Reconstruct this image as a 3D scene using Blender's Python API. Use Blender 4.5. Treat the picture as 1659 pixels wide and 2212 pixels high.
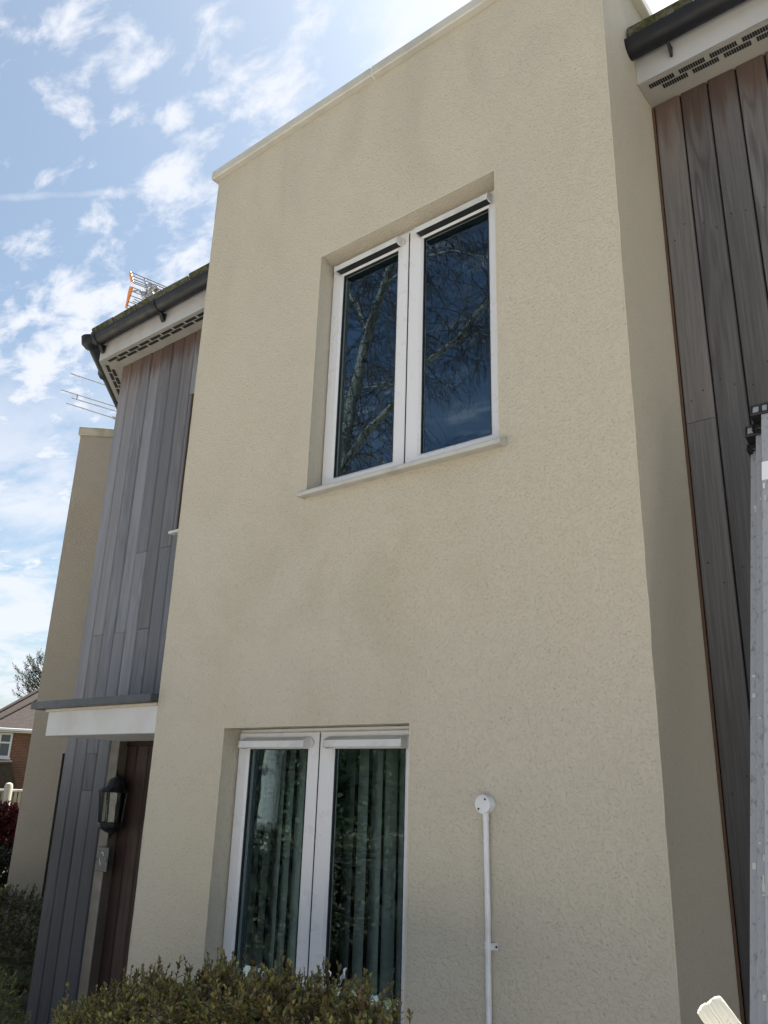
import bpy, bmesh, math, random
from mathutils import Vector, Matrix, Euler, noise
R = math.radians
random.seed(7)
scene = bpy.context.scene
for o in list(bpy.data.objects): bpy.data.objects.remove(o)

# ------------------------------------------------------------------ camera
CAM = Vector((0, -2.82, 1.72))
YAW, PITCH, ROLL, FPX = .6864, .3275, .0312, 1744.1355      # FPX for a picture 1659 x 2212
fw = Vector((-math.sin(YAW)*math.cos(PITCH), math.cos(YAW)*math.cos(PITCH), math.sin(PITCH)))
rt = Vector((math.cos(YAW), math.sin(YAW), 0)); up = rt.cross(fw)
rt, up = rt*math.cos(ROLL)+up*math.sin(ROLL), up*math.cos(ROLL)-rt*math.sin(ROLL)
cd = bpy.data.cameras.new('camera'); cam = bpy.data.objects.new('camera', cd)
scene.collection.objects.link(cam); scene.camera = cam
M = Matrix((rt, up, -fw)).transposed().to_4x4(); M.translation = CAM
cam.matrix_world = M
cd.sensor_fit = 'VERTICAL'; cd.sensor_height = 36; cd.lens = 36*FPX/2212
cd.clip_start = .05; cd.clip_end = 2000

# ------------------------------------------------------------------ sky and sun
SUN_AZ, SUN_EL = 3, 60           # degrees right of +Y (behind the house), above the horizon
SKY_STRENGTH = .056
scene.view_settings.view_transform = 'Standard'; scene.view_settings.look = 'None'
scene.view_settings.gamma = 1; scene.view_settings.use_curve_mapping = False
scene.view_settings.exposure = 1.68
scene.cycles.max_bounces = 6; scene.cycles.diffuse_bounces = 3; scene.cycles.glossy_bounces = 3; scene.cycles.transparent_max_bounces = 10
W = bpy.data.worlds.new('World'); scene.world = W; W.use_nodes = True
nt = W.node_tree; nt.nodes.clear()
def N(t, kind, **kw):
    n = t.nodes.new(kind)
    for k, v in kw.items():
        if k.startswith('i_'): n.inputs[k[2:].replace('_', ' ')].default_value = v
        else: setattr(n, k, v)
    return n
def L(t, a, b): t.links.new(a, b)
def math_(t, op, a, b=None, c=None, clamp=False):
    n = t.nodes.new('ShaderNodeMath'); n.operation = op; n.use_clamp = clamp
    for i, v in enumerate((a, b, c)):
        if v is None: continue
        if isinstance(v, (int, float)): n.inputs[i].default_value = v
        else: L(t, v, n.inputs[i])
    return n.outputs[0]
def maprange(t, v, a, b, c=0., d=1., smooth=True):
    n = t.nodes.new('ShaderNodeMapRange'); n.interpolation_type = 'SMOOTHSTEP' if smooth else 'LINEAR'
    L(t, v, n.inputs[0])
    for i, x in enumerate((a, b, c, d)): n.inputs[i+1].default_value = x
    return n.outputs[0]
def mixc(t, f, a, b, mode='MIX'):
    n = t.nodes.new('ShaderNodeMix'); n.data_type = 'RGBA'; n.blend_type = mode
    for i, v in ((0, f), (6, a), (7, b)):
        if isinstance(v, (int, float)): n.inputs[i].default_value = v
        elif isinstance(v, tuple): n.inputs[i].default_value = (*v[:3], 1)
        else: L(t, v, n.inputs[i])
    return n.outputs[2]
sky = N(nt, 'ShaderNodeTexSky', sky_type='NISHITA', sun_disc=False, sun_elevation=R(SUN_EL), sun_rotation=R(SUN_AZ),
        air_density=1.0, dust_density=2.2, ozone_density=1.0)
tc = N(nt, 'ShaderNodeTexCoord'); sep = N(nt, 'ShaderNodeSeparateXYZ'); L(nt, tc.outputs['Generated'], sep.inputs[0])
zz = math_(nt, 'MAXIMUM', math_(nt, 'ADD', sep.outputs[2], .10), .05)
px_ = math_(nt, 'DIVIDE', sep.outputs[0], zz); py_ = math_(nt, 'DIVIDE', sep.outputs[1], zz)
cmb = N(nt, 'ShaderNodeCombineXYZ'); L(nt, px_, cmb.inputs[0]); L(nt, py_, cmb.inputs[1]); cmb.inputs[2].default_value = 7.9
def noise_(t, vec, scale, detail=4, rough=.55, dist=0., dims='3D'):
    n = t.nodes.new('ShaderNodeTexNoise'); n.noise_dimensions = dims
    L(t, vec, n.inputs['Vector']); n.inputs['Scale'].default_value = scale; n.inputs['Detail'].default_value = detail
    n.inputs['Roughness'].default_value = rough; n.inputs['Distortion'].default_value = dist
    return n.outputs['Fac']
big = noise_(nt, cmb.outputs[0], 2.3, 3, .5)
stv = N(nt, 'ShaderNodeMapping'); stv.inputs['Rotation'].default_value = (0, 0, R(35)); stv.inputs['Scale'].default_value = (.75, 1.35, 1); L(nt, cmb.outputs[0], stv.inputs[0])
mid = noise_(nt, stv.outputs[0], 10.5, 9, .60, .25)
dens = math_(nt, 'ADD', math_(nt, 'MULTIPLY', big, .42), math_(nt, 'MULTIPLY', mid, .75))
puffs = maprange(nt, dens, .560, .745)
veil = math_(nt, 'MULTIPLY', maprange(nt, noise_(nt, stv.outputs[0], 2.0, 8, .60, .5), .34, .60), maprange(nt, sep.outputs[2], .56, .24))
# old contrail: a straight line on the cloud deck
def deck(px):
    v = fw + rt*((px[0]-829.5)/FPX) + up*((1106-px[1])/FPX); v.normalize(); q = max(v.z+.10, .05)
    return Vector((v.x/q, v.y/q))
A_, B_ = deck((0, 428)), deck((470, 404)); dl = (B_-A_).normalized()
wob = math_(nt, 'MULTIPLY', math_(nt, 'SUBTRACT', noise_(nt, cmb.outputs[0], 14, 3), .5), .022)
dist = math_(nt, 'ABSOLUTE', math_(nt, 'ADD', wob, math_(nt, 'ADD', math_(nt, 'MULTIPLY', px_, -dl.y), math_(nt, 'MULTIPLY_ADD', py_, dl.x, dl.y*A_.x-dl.x*A_.y))))
trail = math_(nt, 'MULTIPLY', maprange(nt, dist, .013, .001), maprange(nt, mid, .36, .62, .06, .36))
cover = math_(nt, 'MAXIMUM', .07, math_(nt, 'MAXIMUM', math_(nt, 'MAXIMUM', math_(nt, 'MULTIPLY', puffs, .92), math_(nt, 'MULTIPLY', veil, .84)), trail))
bluesky = N(nt, 'ShaderNodeHueSaturation', i_Saturation=.92, i_Value=1.0); L(nt, sky.outputs[0], bluesky.inputs['Color'])
skyc = mixc(nt, cover, mixc(nt, 1., bluesky.outputs[0], (.90, 1.0, .985), 'MULTIPLY'), (5.35, 5.5, 5.9))
bg = N(nt, 'ShaderNodeBackground', i_Strength=SKY_STRENGTH); L(nt, skyc, bg.inputs[0])
wo = N(nt, 'ShaderNodeOutputWorld'); L(nt, bg.outputs[0], wo.inputs[0])

sd = bpy.data.lights.new('sun', 'SUN'); sd.energy = 5.0; sd.angle = R(.5); sd.color = (1, .95, .87)
sun = bpy.data.objects.new('sun', sd); scene.collection.objects.link(sun)
a, e = R(SUN_AZ), R(SUN_EL)
to_sun = Vector((math.sin(a)*math.cos(e), math.cos(a)*math.cos(e), math.sin(e)))
sun.rotation_euler = to_sun.to_track_quat('Z', 'Y').to_euler(); sun.location = to_sun*30

# ------------------------------------------------------------------ helpers
COL = scene.collection
def onY(px, y):
    v = fw + rt*((px[0]-829.5)/FPX) + up*((1106-px[1])/FPX); return CAM + v*((y-CAM.y)/v.y)
def onD(px, d, F):
    v = fw + rt*((px[0]-829.5)/FPX) + up*((1106-px[1])/FPX); return CAM + v*(d/v.dot(F))
def link(o, parent=None):
    COL.objects.link(o)
    if parent: o.parent = parent
    return o
def tag(o, label, cat, group=None):
    o['label'] = label; o['category'] = cat
    if group: o['group'] = group
    return o
def thing(name, label, cat, loc=(0, 0, 0), rot=(0, 0, 0), group=None):
    o = bpy.data.objects.new(name, None); o.location = loc; o.rotation_euler = rot; o.empty_display_size = .1
    return tag(link(o), label, cat, group)
def obj(name, bm, mat, parent=None, smooth=False, loc=None, rot=None):
    me = bpy.data.meshes.new(name); bm.normal_update(); bm.to_mesh(me); bm.free()
    if isinstance(mat, (list, tuple)):
        for m in mat: me.materials.append(m)
    else: me.materials.append(mat)
    if smooth:
        for p in me.polygons: p.use_smooth = True
        try: me.set_sharp_from_angle(angle=R(40))
        except Exception: pass
    o = bpy.data.objects.new(name, me)
    if loc is not None: o.location = loc
    if rot is not None: o.rotation_euler = rot
    return link(o, parent)
def inst(name, me, parent, loc=(0, 0, 0), rot=(0, 0, 0)):
    o = bpy.data.objects.new(name, me); o.location = loc; o.rotation_euler = rot
    return link(o, parent)
def NB(): return bmesh.new()
def thing_part(name, parent):
    o = bpy.data.objects.new(name, None); o.empty_display_size = .1; return link(o, parent)

def box(bm, x0, x1, y0, y1, z0, z1, bev=0, mi=0, mtx=None):
    g = bmesh.ops.create_cube(bm, size=1)
    vs = g['verts']
    for v in vs:
        v.co = Vector((x0+(v.co.x+.5)*(x1-x0), y0+(v.co.y+.5)*(y1-y0), z0+(v.co.z+.5)*(z1-z0)))
    fs = list({f for v in vs for f in v.link_faces})
    for f in fs: f.material_index = mi
    if bev:
        es = list({e for v in vs for e in v.link_edges})
        r = bmesh.ops.bevel(bm, geom=es, offset=bev, segments=1, affect='EDGES', clamp_overlap=True)
        vs = list({v for f in r['faces'] for v in f.verts} | {v for v in vs if v.is_valid})
        for f in r['faces']: f.material_index = mi
    if mtx is not None:
        for v in vs: v.co = mtx @ v.co
    return vs
def tube(bm, pts, rad, n=8, cap=True, mi=0):
    pts = [Vector(p) for p in pts]
    rads = rad if isinstance(rad, (list, tuple)) else [rad]*len(pts)
    prev = None; rings = []
    ref = None
    for i, p in enumerate(pts):
        d = (pts[min(i+1, len(pts)-1)]-pts[max(i-1, 0)])
        if d.length < 1e-9: d = Vector((0, 0, 1))
        d.normalize()
        if ref is None: ref = Vector((1, 0, 0)) if abs(d.x) < .8 else Vector((0, 1, 0))
        u = (ref-d*ref.dot(d))
        if u.length < 1e-6: u = d.orthogonal()
        u.normalize(); ref = u; w = d.cross(u)
        ring = [bm.verts.new(p+(u*math.cos(2*math.pi*k/n)+w*math.sin(2*math.pi*k/n))*rads[i]) for k in range(n)]
        rings.append(ring)
    for a_, b_ in zip(rings, rings[1:]):
        for k in range(n):
            f = bm.faces.new((a_[k], a_[(k+1) % n], b_[(k+1) % n], b_[k])); f.material_index = mi
    if cap and n > 2:
        f = bm.faces.new(rings[0][::-1]); f.material_index = mi
        f = bm.faces.new(rings[-1]); f.material_index = mi
def lathe(bm, prof, n=24, mtx=None, mi=0, a0=0, a1=2*math.pi):
    full = abs(a1-a0-2*math.pi) < 1e-6
    m = n if full else n+1
    rings = []
    for r_, z_ in prof:
        ring = []
        for k in range(m):
            t = a0+(a1-a0)*k/n; co = Vector((r_*math.cos(t), r_*math.sin(t), z_))
            ring.append(bm.verts.new(mtx @ co if mtx is not None else co))
        rings.append(ring)
    for p, q in zip(rings, rings[1:]):
        for k in range(n):
            k2 = (k+1) % m
            f = bm.faces.new((p[k], p[k2], q[k2], q[k])); f.material_index = mi
    for ring, rv in ((rings[0], True), (rings[-1], False)):
        try: f = bm.faces.new(ring[::-1] if rv else ring); f.material_index = mi
        except ValueError: pass
def prism(bm, poly, y0, y1, axis='y', mi=0):
    def P(a_, b_, t): return {'y': Vector((a_, t, b_)), 'x': Vector((t, a_, b_)), 'z': Vector((a_, b_, t))}[axis]
    A = [bm.verts.new(P(*p, y0)) for p in poly]; B = [bm.verts.new(P(*p, y1)) for p in poly]; n = len(poly)
    fs = [bm.faces.new(A), bm.faces.new(B[::-1])]+[bm.faces.new((A[i], B[i], B[(i+1) % n], A[(i+1) % n])) for i in range(n)]
    for f in fs: f.material_index = mi
    bmesh.ops.recalc_face_normals(bm, faces=fs)
def holed(bm, x0, x1, z0, z1, y, holes, reveal, flip=False):
    """front sheet in the plane y with rectangular openings (hx0,hx1,hz0,hz1) and reveals going back to y+reveal"""
    xs = sorted({x0, x1, *[h[0] for h in holes], *[h[1] for h in holes]}); zs = sorted({z0, z1, *[h[2] for h in holes], *[h[3] for h in holes]})
    V = {}
    def v(x, yy, z):
        k = (round(x, 5), round(yy, 5), round(z, 5))
        if k not in V: V[k] = bm.verts.new(k)
        return V[k]
    for i in range(len(xs)-1):
        for j in range(len(zs)-1):
            cx, cz = (xs[i]+xs[i+1])/2, (zs[j]+zs[j+1])/2
            if any(h[0] < cx < h[1] and h[2] < cz < h[3] for h in holes): continue
            bm.faces.new((v(xs[i], y, zs[j]), v(xs[i+1], y, zs[j]), v(xs[i+1], y, zs[j+1]), v(xs[i], y, zs[j+1])))
    for hx0, hx1, hz0, hz1 in holes:
        for (ax, az), (bx, bz) in (((hx0, hz0), (hx0, hz1)), ((hx0, hz1), (hx1, hz1)), ((hx1, hz1), (hx1, hz0)), ((hx1, hz0), (hx0, hz0))):
            bm.faces.new((bm.verts.new((ax, y, az)), bm.verts.new((bx, y, bz)), bm.verts.new((bx, y+reveal, bz)), bm.verts.new((ax, y+reveal, az))))

# ------------------------------------------------------------------ materials
def mat(name, col=(.5, .5, .5), rough=.6, metal=0, spec=.5):
    m = bpy.data.materials.new(name); m.use_nodes = True; b = m.node_tree.nodes['Principled BSDF']
    b.inputs['Base Color'].default_value = (*col, 1); b.inputs['Roughness'].default_value = rough; b.inputs['Metallic'].default_value = metal
    b.inputs['Specular IOR Level'].default_value = spec
    return m, m.node_tree, b
def position(t):
    return N(t, 'ShaderNodeNewGeometry').outputs['Position']
def scaled(t, vec, s):
    n = t.nodes.new('ShaderNodeVectorMath'); n.operation = 'MULTIPLY'; L(t, vec, n.inputs[0]); n.inputs[1].default_value = s
    return n.outputs[0]
def bump(t, b, h, strength=.3, dist=.01, prev=None):
    n = N(t, 'ShaderNodeBump', i_Strength=strength, i_Distance=dist); L(t, h, n.inputs['Height'])
    if prev is not None: L(t, prev, n.inputs['Normal'])
    L(t, n.outputs[0], b.inputs['Normal']); return n.outputs[0]
def dirty(name, c1, c2, rough=.5, scale=8, metal=0, spec=.5, bs=0., bscale=60, lo=.4, hi=.75, stretch=(1, 1, 1)):
    m, t, b = mat(name, c1, rough, metal, spec); p = scaled(t, position(t), stretch)
    f = maprange(t, noise_(t, p, scale, 6, .6), lo, hi)
    L(t, mixc(t, f, c1, c2), b.inputs['Base Color'])
    L(t, maprange(t, noise_(t, p, scale*2.3, 4), .3, .7, rough*.85, min(1, rough*1.2)), b.inputs['Roughness'])
    if bs: bump(t, b, noise_(t, p, bscale, 4), bs, .004)
    return m

def render_mat(name, base):
    """painted textured render: wormy pits in a cream masonry paint, weather stains"""
    m, t, b = mat(name, base, .72, 0, .35); P = position(t)
    warp = noise_(t, P, 55, 2)
    vec = N(t, 'ShaderNodeVectorMath', operation='ADD'); L(t, P, vec.inputs[0])
    nz = N(t, 'ShaderNodeTexNoise'); L(t, P, nz.inputs['Vector']); nz.inputs['Scale'].default_value = 50; nz.inputs['Detail'].default_value = 2
    sc = N(t, 'ShaderNodeVectorMath', operation='SCALE'); L(t, nz.outputs['Color'], sc.inputs[0]); sc.inputs['Scale'].default_value = .007
    L(t, sc.outputs[0], vec.inputs[1])
    p = vec.outputs[0]
    n1 = noise_(t, p, 82, 3, .55); n2 = noise_(t, p, 200, 2, .5); n3 = noise_(t, P, 22, 2, .5)
    pits = maprange(t, n1, .30, .56)                                  # 0 in the pits
    region = maprange(t, noise_(t, P, 1.7, 3), .36, .62, .45, 1.)     # some areas are floated smoother
    h = math_(t, 'ADD', math_(t, 'MULTIPLY', pits, .8), math_(t, 'MULTIPLY', n2, .3))
    h = math_(t, 'ADD', h, math_(t, 'MULTIPLY', n3, .35))
    bump(t, b, h, .75, .0042)
    stain = maprange(t, noise_(t, scaled(t, P, (1, 1, .7)), .55, 4, .5, .4), .48, .78)
    yel = maprange(t, noise_(t, scaled(t, P, (1, 1, .6)), .8, 3, .5, .3), .40, .75)
    pale = maprange(t, noise_(t, scaled(t, P, (1.2, 1, .5)), 1.1, 4, .5, .4), .54, .72)
    c = mixc(t, math_(t, 'MULTIPLY', stain, .16), base, tuple(x*y for x, y in zip(base, (.72, .72, .74))))
    c = mixc(t, math_(t, 'MULTIPLY', yel, .5), c, tuple(x*y for x, y in zip(base, (1.0, .985, .90))))
    c = mixc(t, math_(t, 'MULTIPLY', pale, .40), c, tuple(min(1, x*y) for x, y in zip(base, (1.06, 1.07, 1.10))))
    sp = N(t, 'ShaderNodeSeparateXYZ'); L(t, P, sp.inputs[0])
    upper_grey = maprange(t, noise_(t, scaled(t, P, (2.0, 2.0, .9)), 1, 5, .60, .8), .38, .68)      # broad grey patches, stronger towards the top
    c = mixc(t, math_(t, 'MULTIPLY', math_(t, 'MULTIPLY', upper_grey, maprange(t, sp.outputs[2], 3.6, 5.4)), .42), c, tuple(x*y for x, y in zip(base, (.77, .77, .80))))
    dn = N(t, 'ShaderNodeVectorMath', operation='DISTANCE'); L(t, P, dn.inputs[0]); dn.inputs[1].default_value = (-2.75, 0, 2.75)   # damp under the upper sill
    damp = math_(t, 'MULTIPLY', maprange(t, dn.outputs['Value'], 1.7, .3), maprange(t, noise_(t, P, 1.9, 5, .6, .4), .40, .66))
    c = mixc(t, math_(t, 'MULTIPLY', damp, .40), c, tuple(x*y for x, y in zip(base, (.78, .77, .68))))
    pit_shade = maprange(t, noise_(t, p, 92, 3, .6), .585, .70)  # dark specks paint in the shade of small pits
    c = mixc(t, math_(t, 'MULTIPLY', pit_shade, .30), c, (.16, .14, .11))
    L(t, c, b.inputs['Base Color'])
    return m
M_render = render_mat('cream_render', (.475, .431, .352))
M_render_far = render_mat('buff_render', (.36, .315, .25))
M_bead = dirty('render_edge', (.50, .455, .36), (.44, .395, .31), .6, 14)
M_coping = dirty('coping_paint', (.47, .455, .41), (.36, .35, .31), .45, 3.5, bs=.1)
M_copingold = dirty('coping_lichen', (.42, .38, .30), (.24, .23, .17), .7, 6, bs=.2)
M_jamb = dirty('shaded_cream', (.115, .10, .082), (.085, .073, .06), .6, 6)  # cream with the porch shade darkened into its colour
M_upvc = dirty('white_upvc', (.62, .62, .64), (.54, .53, .52), .30, 5, spec=.5, lo=.62, hi=.95)
M_upvc2 = dirty('aged_white_plastic', (.56, .56, .56), (.44, .44, .43), .35, 9)
M_sill = dirty('dulled_sill', (.46, .45, .42), (.36, .35, .32), .45, 7)
M_seal, _, _ = mat('black_seal', (.012, .012, .012), .6)
M_fascia = dirty('white_fascia', (.42, .42, .43), (.35, .34, .33), .4, 4, stretch=(1, 1, .4))
M_soffit = dirty('soffit_board', (.29, .28, .26), (.24, .23, .21), .5, 5)
M_slot, _, _ = mat('vent_slot', (.012, .012, .012), .8)
M_gutter = dirty('anthracite_gutter', (.008, .009, .013), (.016, .017, .020), .5, 5, spec=.3, bs=.05)
M_felt = dirty('anthracite_canopy_edge', (.035, .042, .052), (.055, .062, .07), .45, 6)
M_canopy = dirty('white_canopy_board', (.53, .53, .54), (.45, .44, .42), .45, 3)
M_black = dirty('black_lantern_metal', (.006, .006, .007), (.012, .012, .012), .5, 30, spec=.3)
M_slate = dirty('slate_plate', (.035, .042, .042), (.06, .068, .066), .55, 30, bs=.2)
M_chalk, _, _ = mat('pale_engraving', (.42, .43, .42), .6)
M_room, _, _ = mat('unlit_room_dark', (.022, .022, .024), .9)  # near black painted in for the darkness of the rooms
M_brown, _, _ = mat('brown_edge_strip', (.095, .052, .030), .7)
M_slat = dirty('blind_fabric', (.43, .45, .415), (.35, .37, .34), .8, 20, stretch=(1, 1, 4))
M_conduit = dirty('white_conduit', (.64, .65, .68), (.52, .52, .53), .35, 12)
M_screw, _, _ = mat('dark_screw', (.02, .02, .02), .4, .6)
M_alu = dirty('scuffed_aluminium', (.37, .37, .37), (.22, .22, .225), .5, 75, metal=.25, bs=.15, bscale=120, stretch=(1, 1, .35), lo=.52, hi=.70)
M_paintspot, _, _ = mat('dried_paint_spot', (.62, .60, .53), .6)
M_blackp, _, _ = mat('black_plastic', (.012, .012, .013), .45)
M_metal = dirty('galvanised_metal', (.45, .45, .45), (.30, .28, .26), .4, 14, metal=.7)
M_orange, _, _ = mat('orange_aerial_plastic', (.72, .24, .035), .5)
M_rod, _, _ = mat('aerial_rod', (.085, .08, .075), .5, .5)
M_white, _, _ = mat('white_plastic', (.8, .8, .8), .5)
def glass_mat(name, mult, wav=.0, tint=(.93, .96, 1, 1)):
    m = bpy.data.materials.new(name); m.use_nodes = True; t = m.node_tree; t.nodes.clear()
    lw = N(t, 'ShaderNodeLayerWeight', i_Blend=.5)
    f5 = math_(t, 'POWER', lw.outputs['Facing'], 4.0)
    fac = math_(t, 'MULTIPLY', math_(t, 'MULTIPLY_ADD', f5, .96, .045), mult, clamp=True)
    gl = N(t, 'ShaderNodeBsdfGlossy', i_Roughness=0.0); gl.inputs['Color'].default_value = tint
    tr = N(t, 'ShaderNodeBsdfTransparent'); tr.inputs['Color'].default_value = (.90, .95, .93, 1)
    if wav:
        bn = N(t, 'ShaderNodeBump', i_Strength=wav, i_Distance=.004); L(t, noise_(t, position(t), 4.5, 1), bn.inputs['Height']); L(t, bn.outputs[0], gl.inputs['Normal'])
    mx = N(t, 'ShaderNodeMixShader'); L(t, fac, mx.inputs[0]); L(t, tr.outputs[0], mx.inputs[1]); L(t, gl.outputs[0], mx.inputs[2])
    out = N(t, 'ShaderNodeOutputMaterial'); L(t, mx.outputs[0], out.inputs[0]); return m
M_glass = glass_mat('double_glazing', 1.7, .03, (.52, .75, 1, 1))
M_lampglass = glass_mat('lantern_glass', 1.0)

def wood_mat(name, grey, dark, brown, brown_z=(4.62, 5.02), ztop=True, low=(1.2, 2.6, .55), fig=.62):
    m, t, b = mat(name, grey, .72, 0, .25); P = position(t)
    oi = N(t, 'ShaderNodeObjectInfo').outputs['Random']
    s = N(t, 'ShaderNodeSeparateXYZ'); L(t, P, s.inputs[0])
    off = math_(t, 'MULTIPLY', oi, 71.0)
    across = math_(t, 'ADD', math_(t, 'ADD', s.outputs[0], math_(t, 'MULTIPLY', s.outputs[1], .7)), 0)
    def cv(ax, az):
        c = N(t, 'ShaderNodeCombineXYZ'); L(t, math_(t, 'MULTIPLY', across, ax), c.inputs[0]); L(t, off, c.inputs[1]); L(t, math_(t, 'MULTIPLY', s.outputs[2], az), c.inputs[2]); return c.outputs[0]
    fine = noise_(t, cv(95, 2.2), 1, 6, .62, .5)
    # cathedral figure: contour lines of a slow noise field stretched along the board
    field = noise_(t, cv(7.5, .62), 1, 2, .45)
    rings = math_(t, 'SINE', math_(t, 'ADD', math_(t, 'MULTIPLY', field, 75), math_(t, 'MULTIPLY', fine, 2.6)))
    ringm = math_(t, 'POWER', math_(t, 'MULTIPLY_ADD', rings, .5, .5), 2.6)
    figured = maprange(t, noise_(t, cv(2.0, .25), 1, 1), .42, .60)
    line = math_(t, 'MULTIPLY', ringm, figured)
    tone = maprange(t, oi, 0, 1, .62, 1.16, False)
    patch = maprange(t, noise_(t, cv(9, .9), 1, 4, .6), .35, .75, .88, 1.08)
    c = mixc(t, maprange(t, fine, .32, .72), dark, grey)
    c = mixc(t, math_(t, 'MULTIPLY', line, fig), c, tuple(x*.42 for x in dark))
    warm = math_(t, 'FRACT', math_(t, 'MULTIPLY', oi, 13.7))
    c = mixc(t, maprange(t, warm, .45, 1.0, 0, .32), c, (.115, .092, .078))
    if ztop:   # boards sheltered by the eaves keep their brown, painted darker for soffit shade
        zz_ = math_(t, 'ADD', s.outputs[2], math_(t, 'MULTIPLY', math_(t, 'SUBTRACT', noise_(t, cv(22, 1.6), 1, 5, .6), .5), .6))
        f = maprange(t, zz_, brown_z[0], brown_z[1])
        c = mixc(t, math_(t, 'MULTIPLY', f, .88), c, mixc(t, fine, brown, tuple(x*.45 for x in brown)))
        f2 = math_(t, 'MULTIPLY', maprange(t, zz_, 4.4, 4.98), .30)
        c = mixc(t, f2, c, (.20, .155, .135))
    v = N(t, 'ShaderNodeMix', data_type='RGBA', blend_type='MULTIPLY'); v.inputs[0].default_value = 1; L(t, c, v.inputs[6])
    gg = N(t, 'ShaderNodeCombineColor'); tt = math_(t, 'MULTIPLY', math_(t, 'MULTIPLY', tone, patch), maprange(t, s.outputs[2], low[0], low[1], low[2], 1.))   # shade towards the ground is painted into the lower boards
    for i in range(3): L(t, tt, gg.inputs[i])
    L(t, gg.outputs[0], v.inputs[7]); L(t, v.outputs[2], b.inputs['Base Color'])
    bump(t, b, math_(t, 'ADD', fine, math_(t, 'MULTIPLY', line, -.9)), .5, .0025)
    return m
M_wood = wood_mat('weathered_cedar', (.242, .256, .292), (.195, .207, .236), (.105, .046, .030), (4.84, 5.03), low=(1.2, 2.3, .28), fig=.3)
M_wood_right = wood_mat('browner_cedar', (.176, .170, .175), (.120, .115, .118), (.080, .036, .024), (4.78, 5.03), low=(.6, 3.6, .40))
M_doorwood = wood_mat('red_brown_door_wood', (.052, .028, .020), (.030, .016, .012), (.1, .05, .03), ztop=False, low=(0, 1, 1.))

def leaf_mat(name, sat=1.):
    m, t, b = mat(name, (.06, .08, .03), .45, 0, .4)
    at = N(t, 'ShaderNodeVertexColor'); at.layer_name = 'Col'
    L(t, at.outputs[0], b.inputs['Base Color'])
    tl = N(t, 'ShaderNodeBsdfTranslucent'); L(t, at.outputs[0], tl.inputs[0])
    mx = N(t, 'ShaderNodeMixShader', i_Fac=.25); L(t, b.outputs[0], mx.inputs[1]); L(t, tl.outputs[0], mx.inputs[2])
    L(t, mx.outputs[0], t.nodes['Material Output'].inputs[0]); return m
M_leaf = leaf_mat('leaf')
M_twig = dirty('twig_bark', (.055, .040, .030), (.09, .07, .05), .8, 40)
def birch_mat():
    m, t, b = mat('birch_bark', (.6, .57, .5), .7); P = position(t)
    n = noise_(t, scaled(t, P, (5, 5, 26)), 1, 5, .65); k = noise_(t, P, 4.2, 4, .6)
    c = mixc(t, maprange(t, n, .54, .66), (.42, .39, .31), (.08, .065, .055)); c = mixc(t, maprange(t, k, .56, .70), c, (.05, .04, .035))
    L(t, c, b.inputs['Base Color']); bump(t, b, n, .4, .02); return m
M_birch = birch_mat()
def tile_mat(name, base, moss, amt):
    m, t, b = mat(name, base, .9, 0, .2); P = position(t)
    f = maprange(t, noise_(t, P, 9, 6, .65), .5-amt*.2, .62-amt*.1)
    g = maprange(t, noise_(t, P, 40, 4), .35, .7)
    c = mixc(t, f, mixc(t, g, base, tuple(x*.55 for x in base)), mixc(t, g, moss, tuple(x*.4 for x in moss)))
    L(t, c, b.inputs['Base Color']); bump(t, b, math_(t, 'ADD', f, noise_(t, P, 70, 4)), .8, .012); return m
M_tile = tile_mat('mossy_roof_tile', (.15, .14, .115), (.080, .088, .040), .55)

# ------------------------------------------------------------------ the setting: ground
FD = Vector((-.885, .465, 0)).normalized()      # direction of the far houses
def ground_z(x, y): return -max(0, Vector((x, y, 0)).dot(FD)-13)*.045
bm = NB(); G = [-600, -300, -150, -90, -60, -50, -40, -34, -28, -24, -20, -16, -13, -10, -8, -6, -4, -2, 0, 2, 4, 6, 8, 10, 13, 16, 20, 24, 28, 34, 40, 50, 60, 90, 150, 300, 600]
gv = [[bm.verts.new((x, y, max(-3.5, ground_z(x, y)))) for x in G] for y in G]
for j in range(len(G)-1):
    for i in range(len(G)-1): bm.faces.new((gv[j][i], gv[j][i+1], gv[j+1][i+1], gv[j+1][i]))
M_ground = dirty('lawn_ground', (.075, .085, .035), (.12, .105, .06), .95, 1.2, bs=.6, bscale=30)
g = obj('ground', bm, M_ground); g['kind'] = 'structure'
bm = NB(); box(bm, -40, 14, -12.6, .58, -.2, .012)
M_pave = dirty('concrete_paving', (.52, .49, .44), (.45, .42, .38), .9, 2.5, bs=.3)
pv = obj('paving', bm, M_pave); pv['kind'] = 'structure'
# ------------------------------------------------------------------ the house
XL, XR, ZT, WY = -3.906, -1.065, 5.73, .577
house = thing('terraced_house', 'cream rendered two-storey house with grey timber-clad wings on both sides', 'house')
W1 = (-2.844, -1.670, 3.160, 4.630)
W2 = (-3.326, -2.131, .530, 1.981)
bm = NB()
holed(bm, XL, XR, -.1, ZT, 0, [W1, W2], .22)
def quad(bm, *p): return bm.faces.new([bm.verts.new(q) for q in p])
quad(bm, (XR, 0, -.1), (XR, 7, -.1), (XR, 7, ZT), (XR, 0, ZT))
quad(bm, (XL, 7, -.1), (XL, 0, -.1), (XL, 0, ZT), (XL, 7, ZT))
quad(bm, (XR, 7, -.1), (XL, 7, -.1), (XL, 7, ZT), (XR, 7, ZT))
quad(bm, (XL, 0, ZT), (XR, 0, ZT), (XR, 7, ZT), (XL, 7, ZT))
bmesh.ops.recalc_face_normals(bm, faces=[f for f in bm.faces])
rw = obj('render_wall', bm, M_render, house)
rb0 = random.Random(2)
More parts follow.
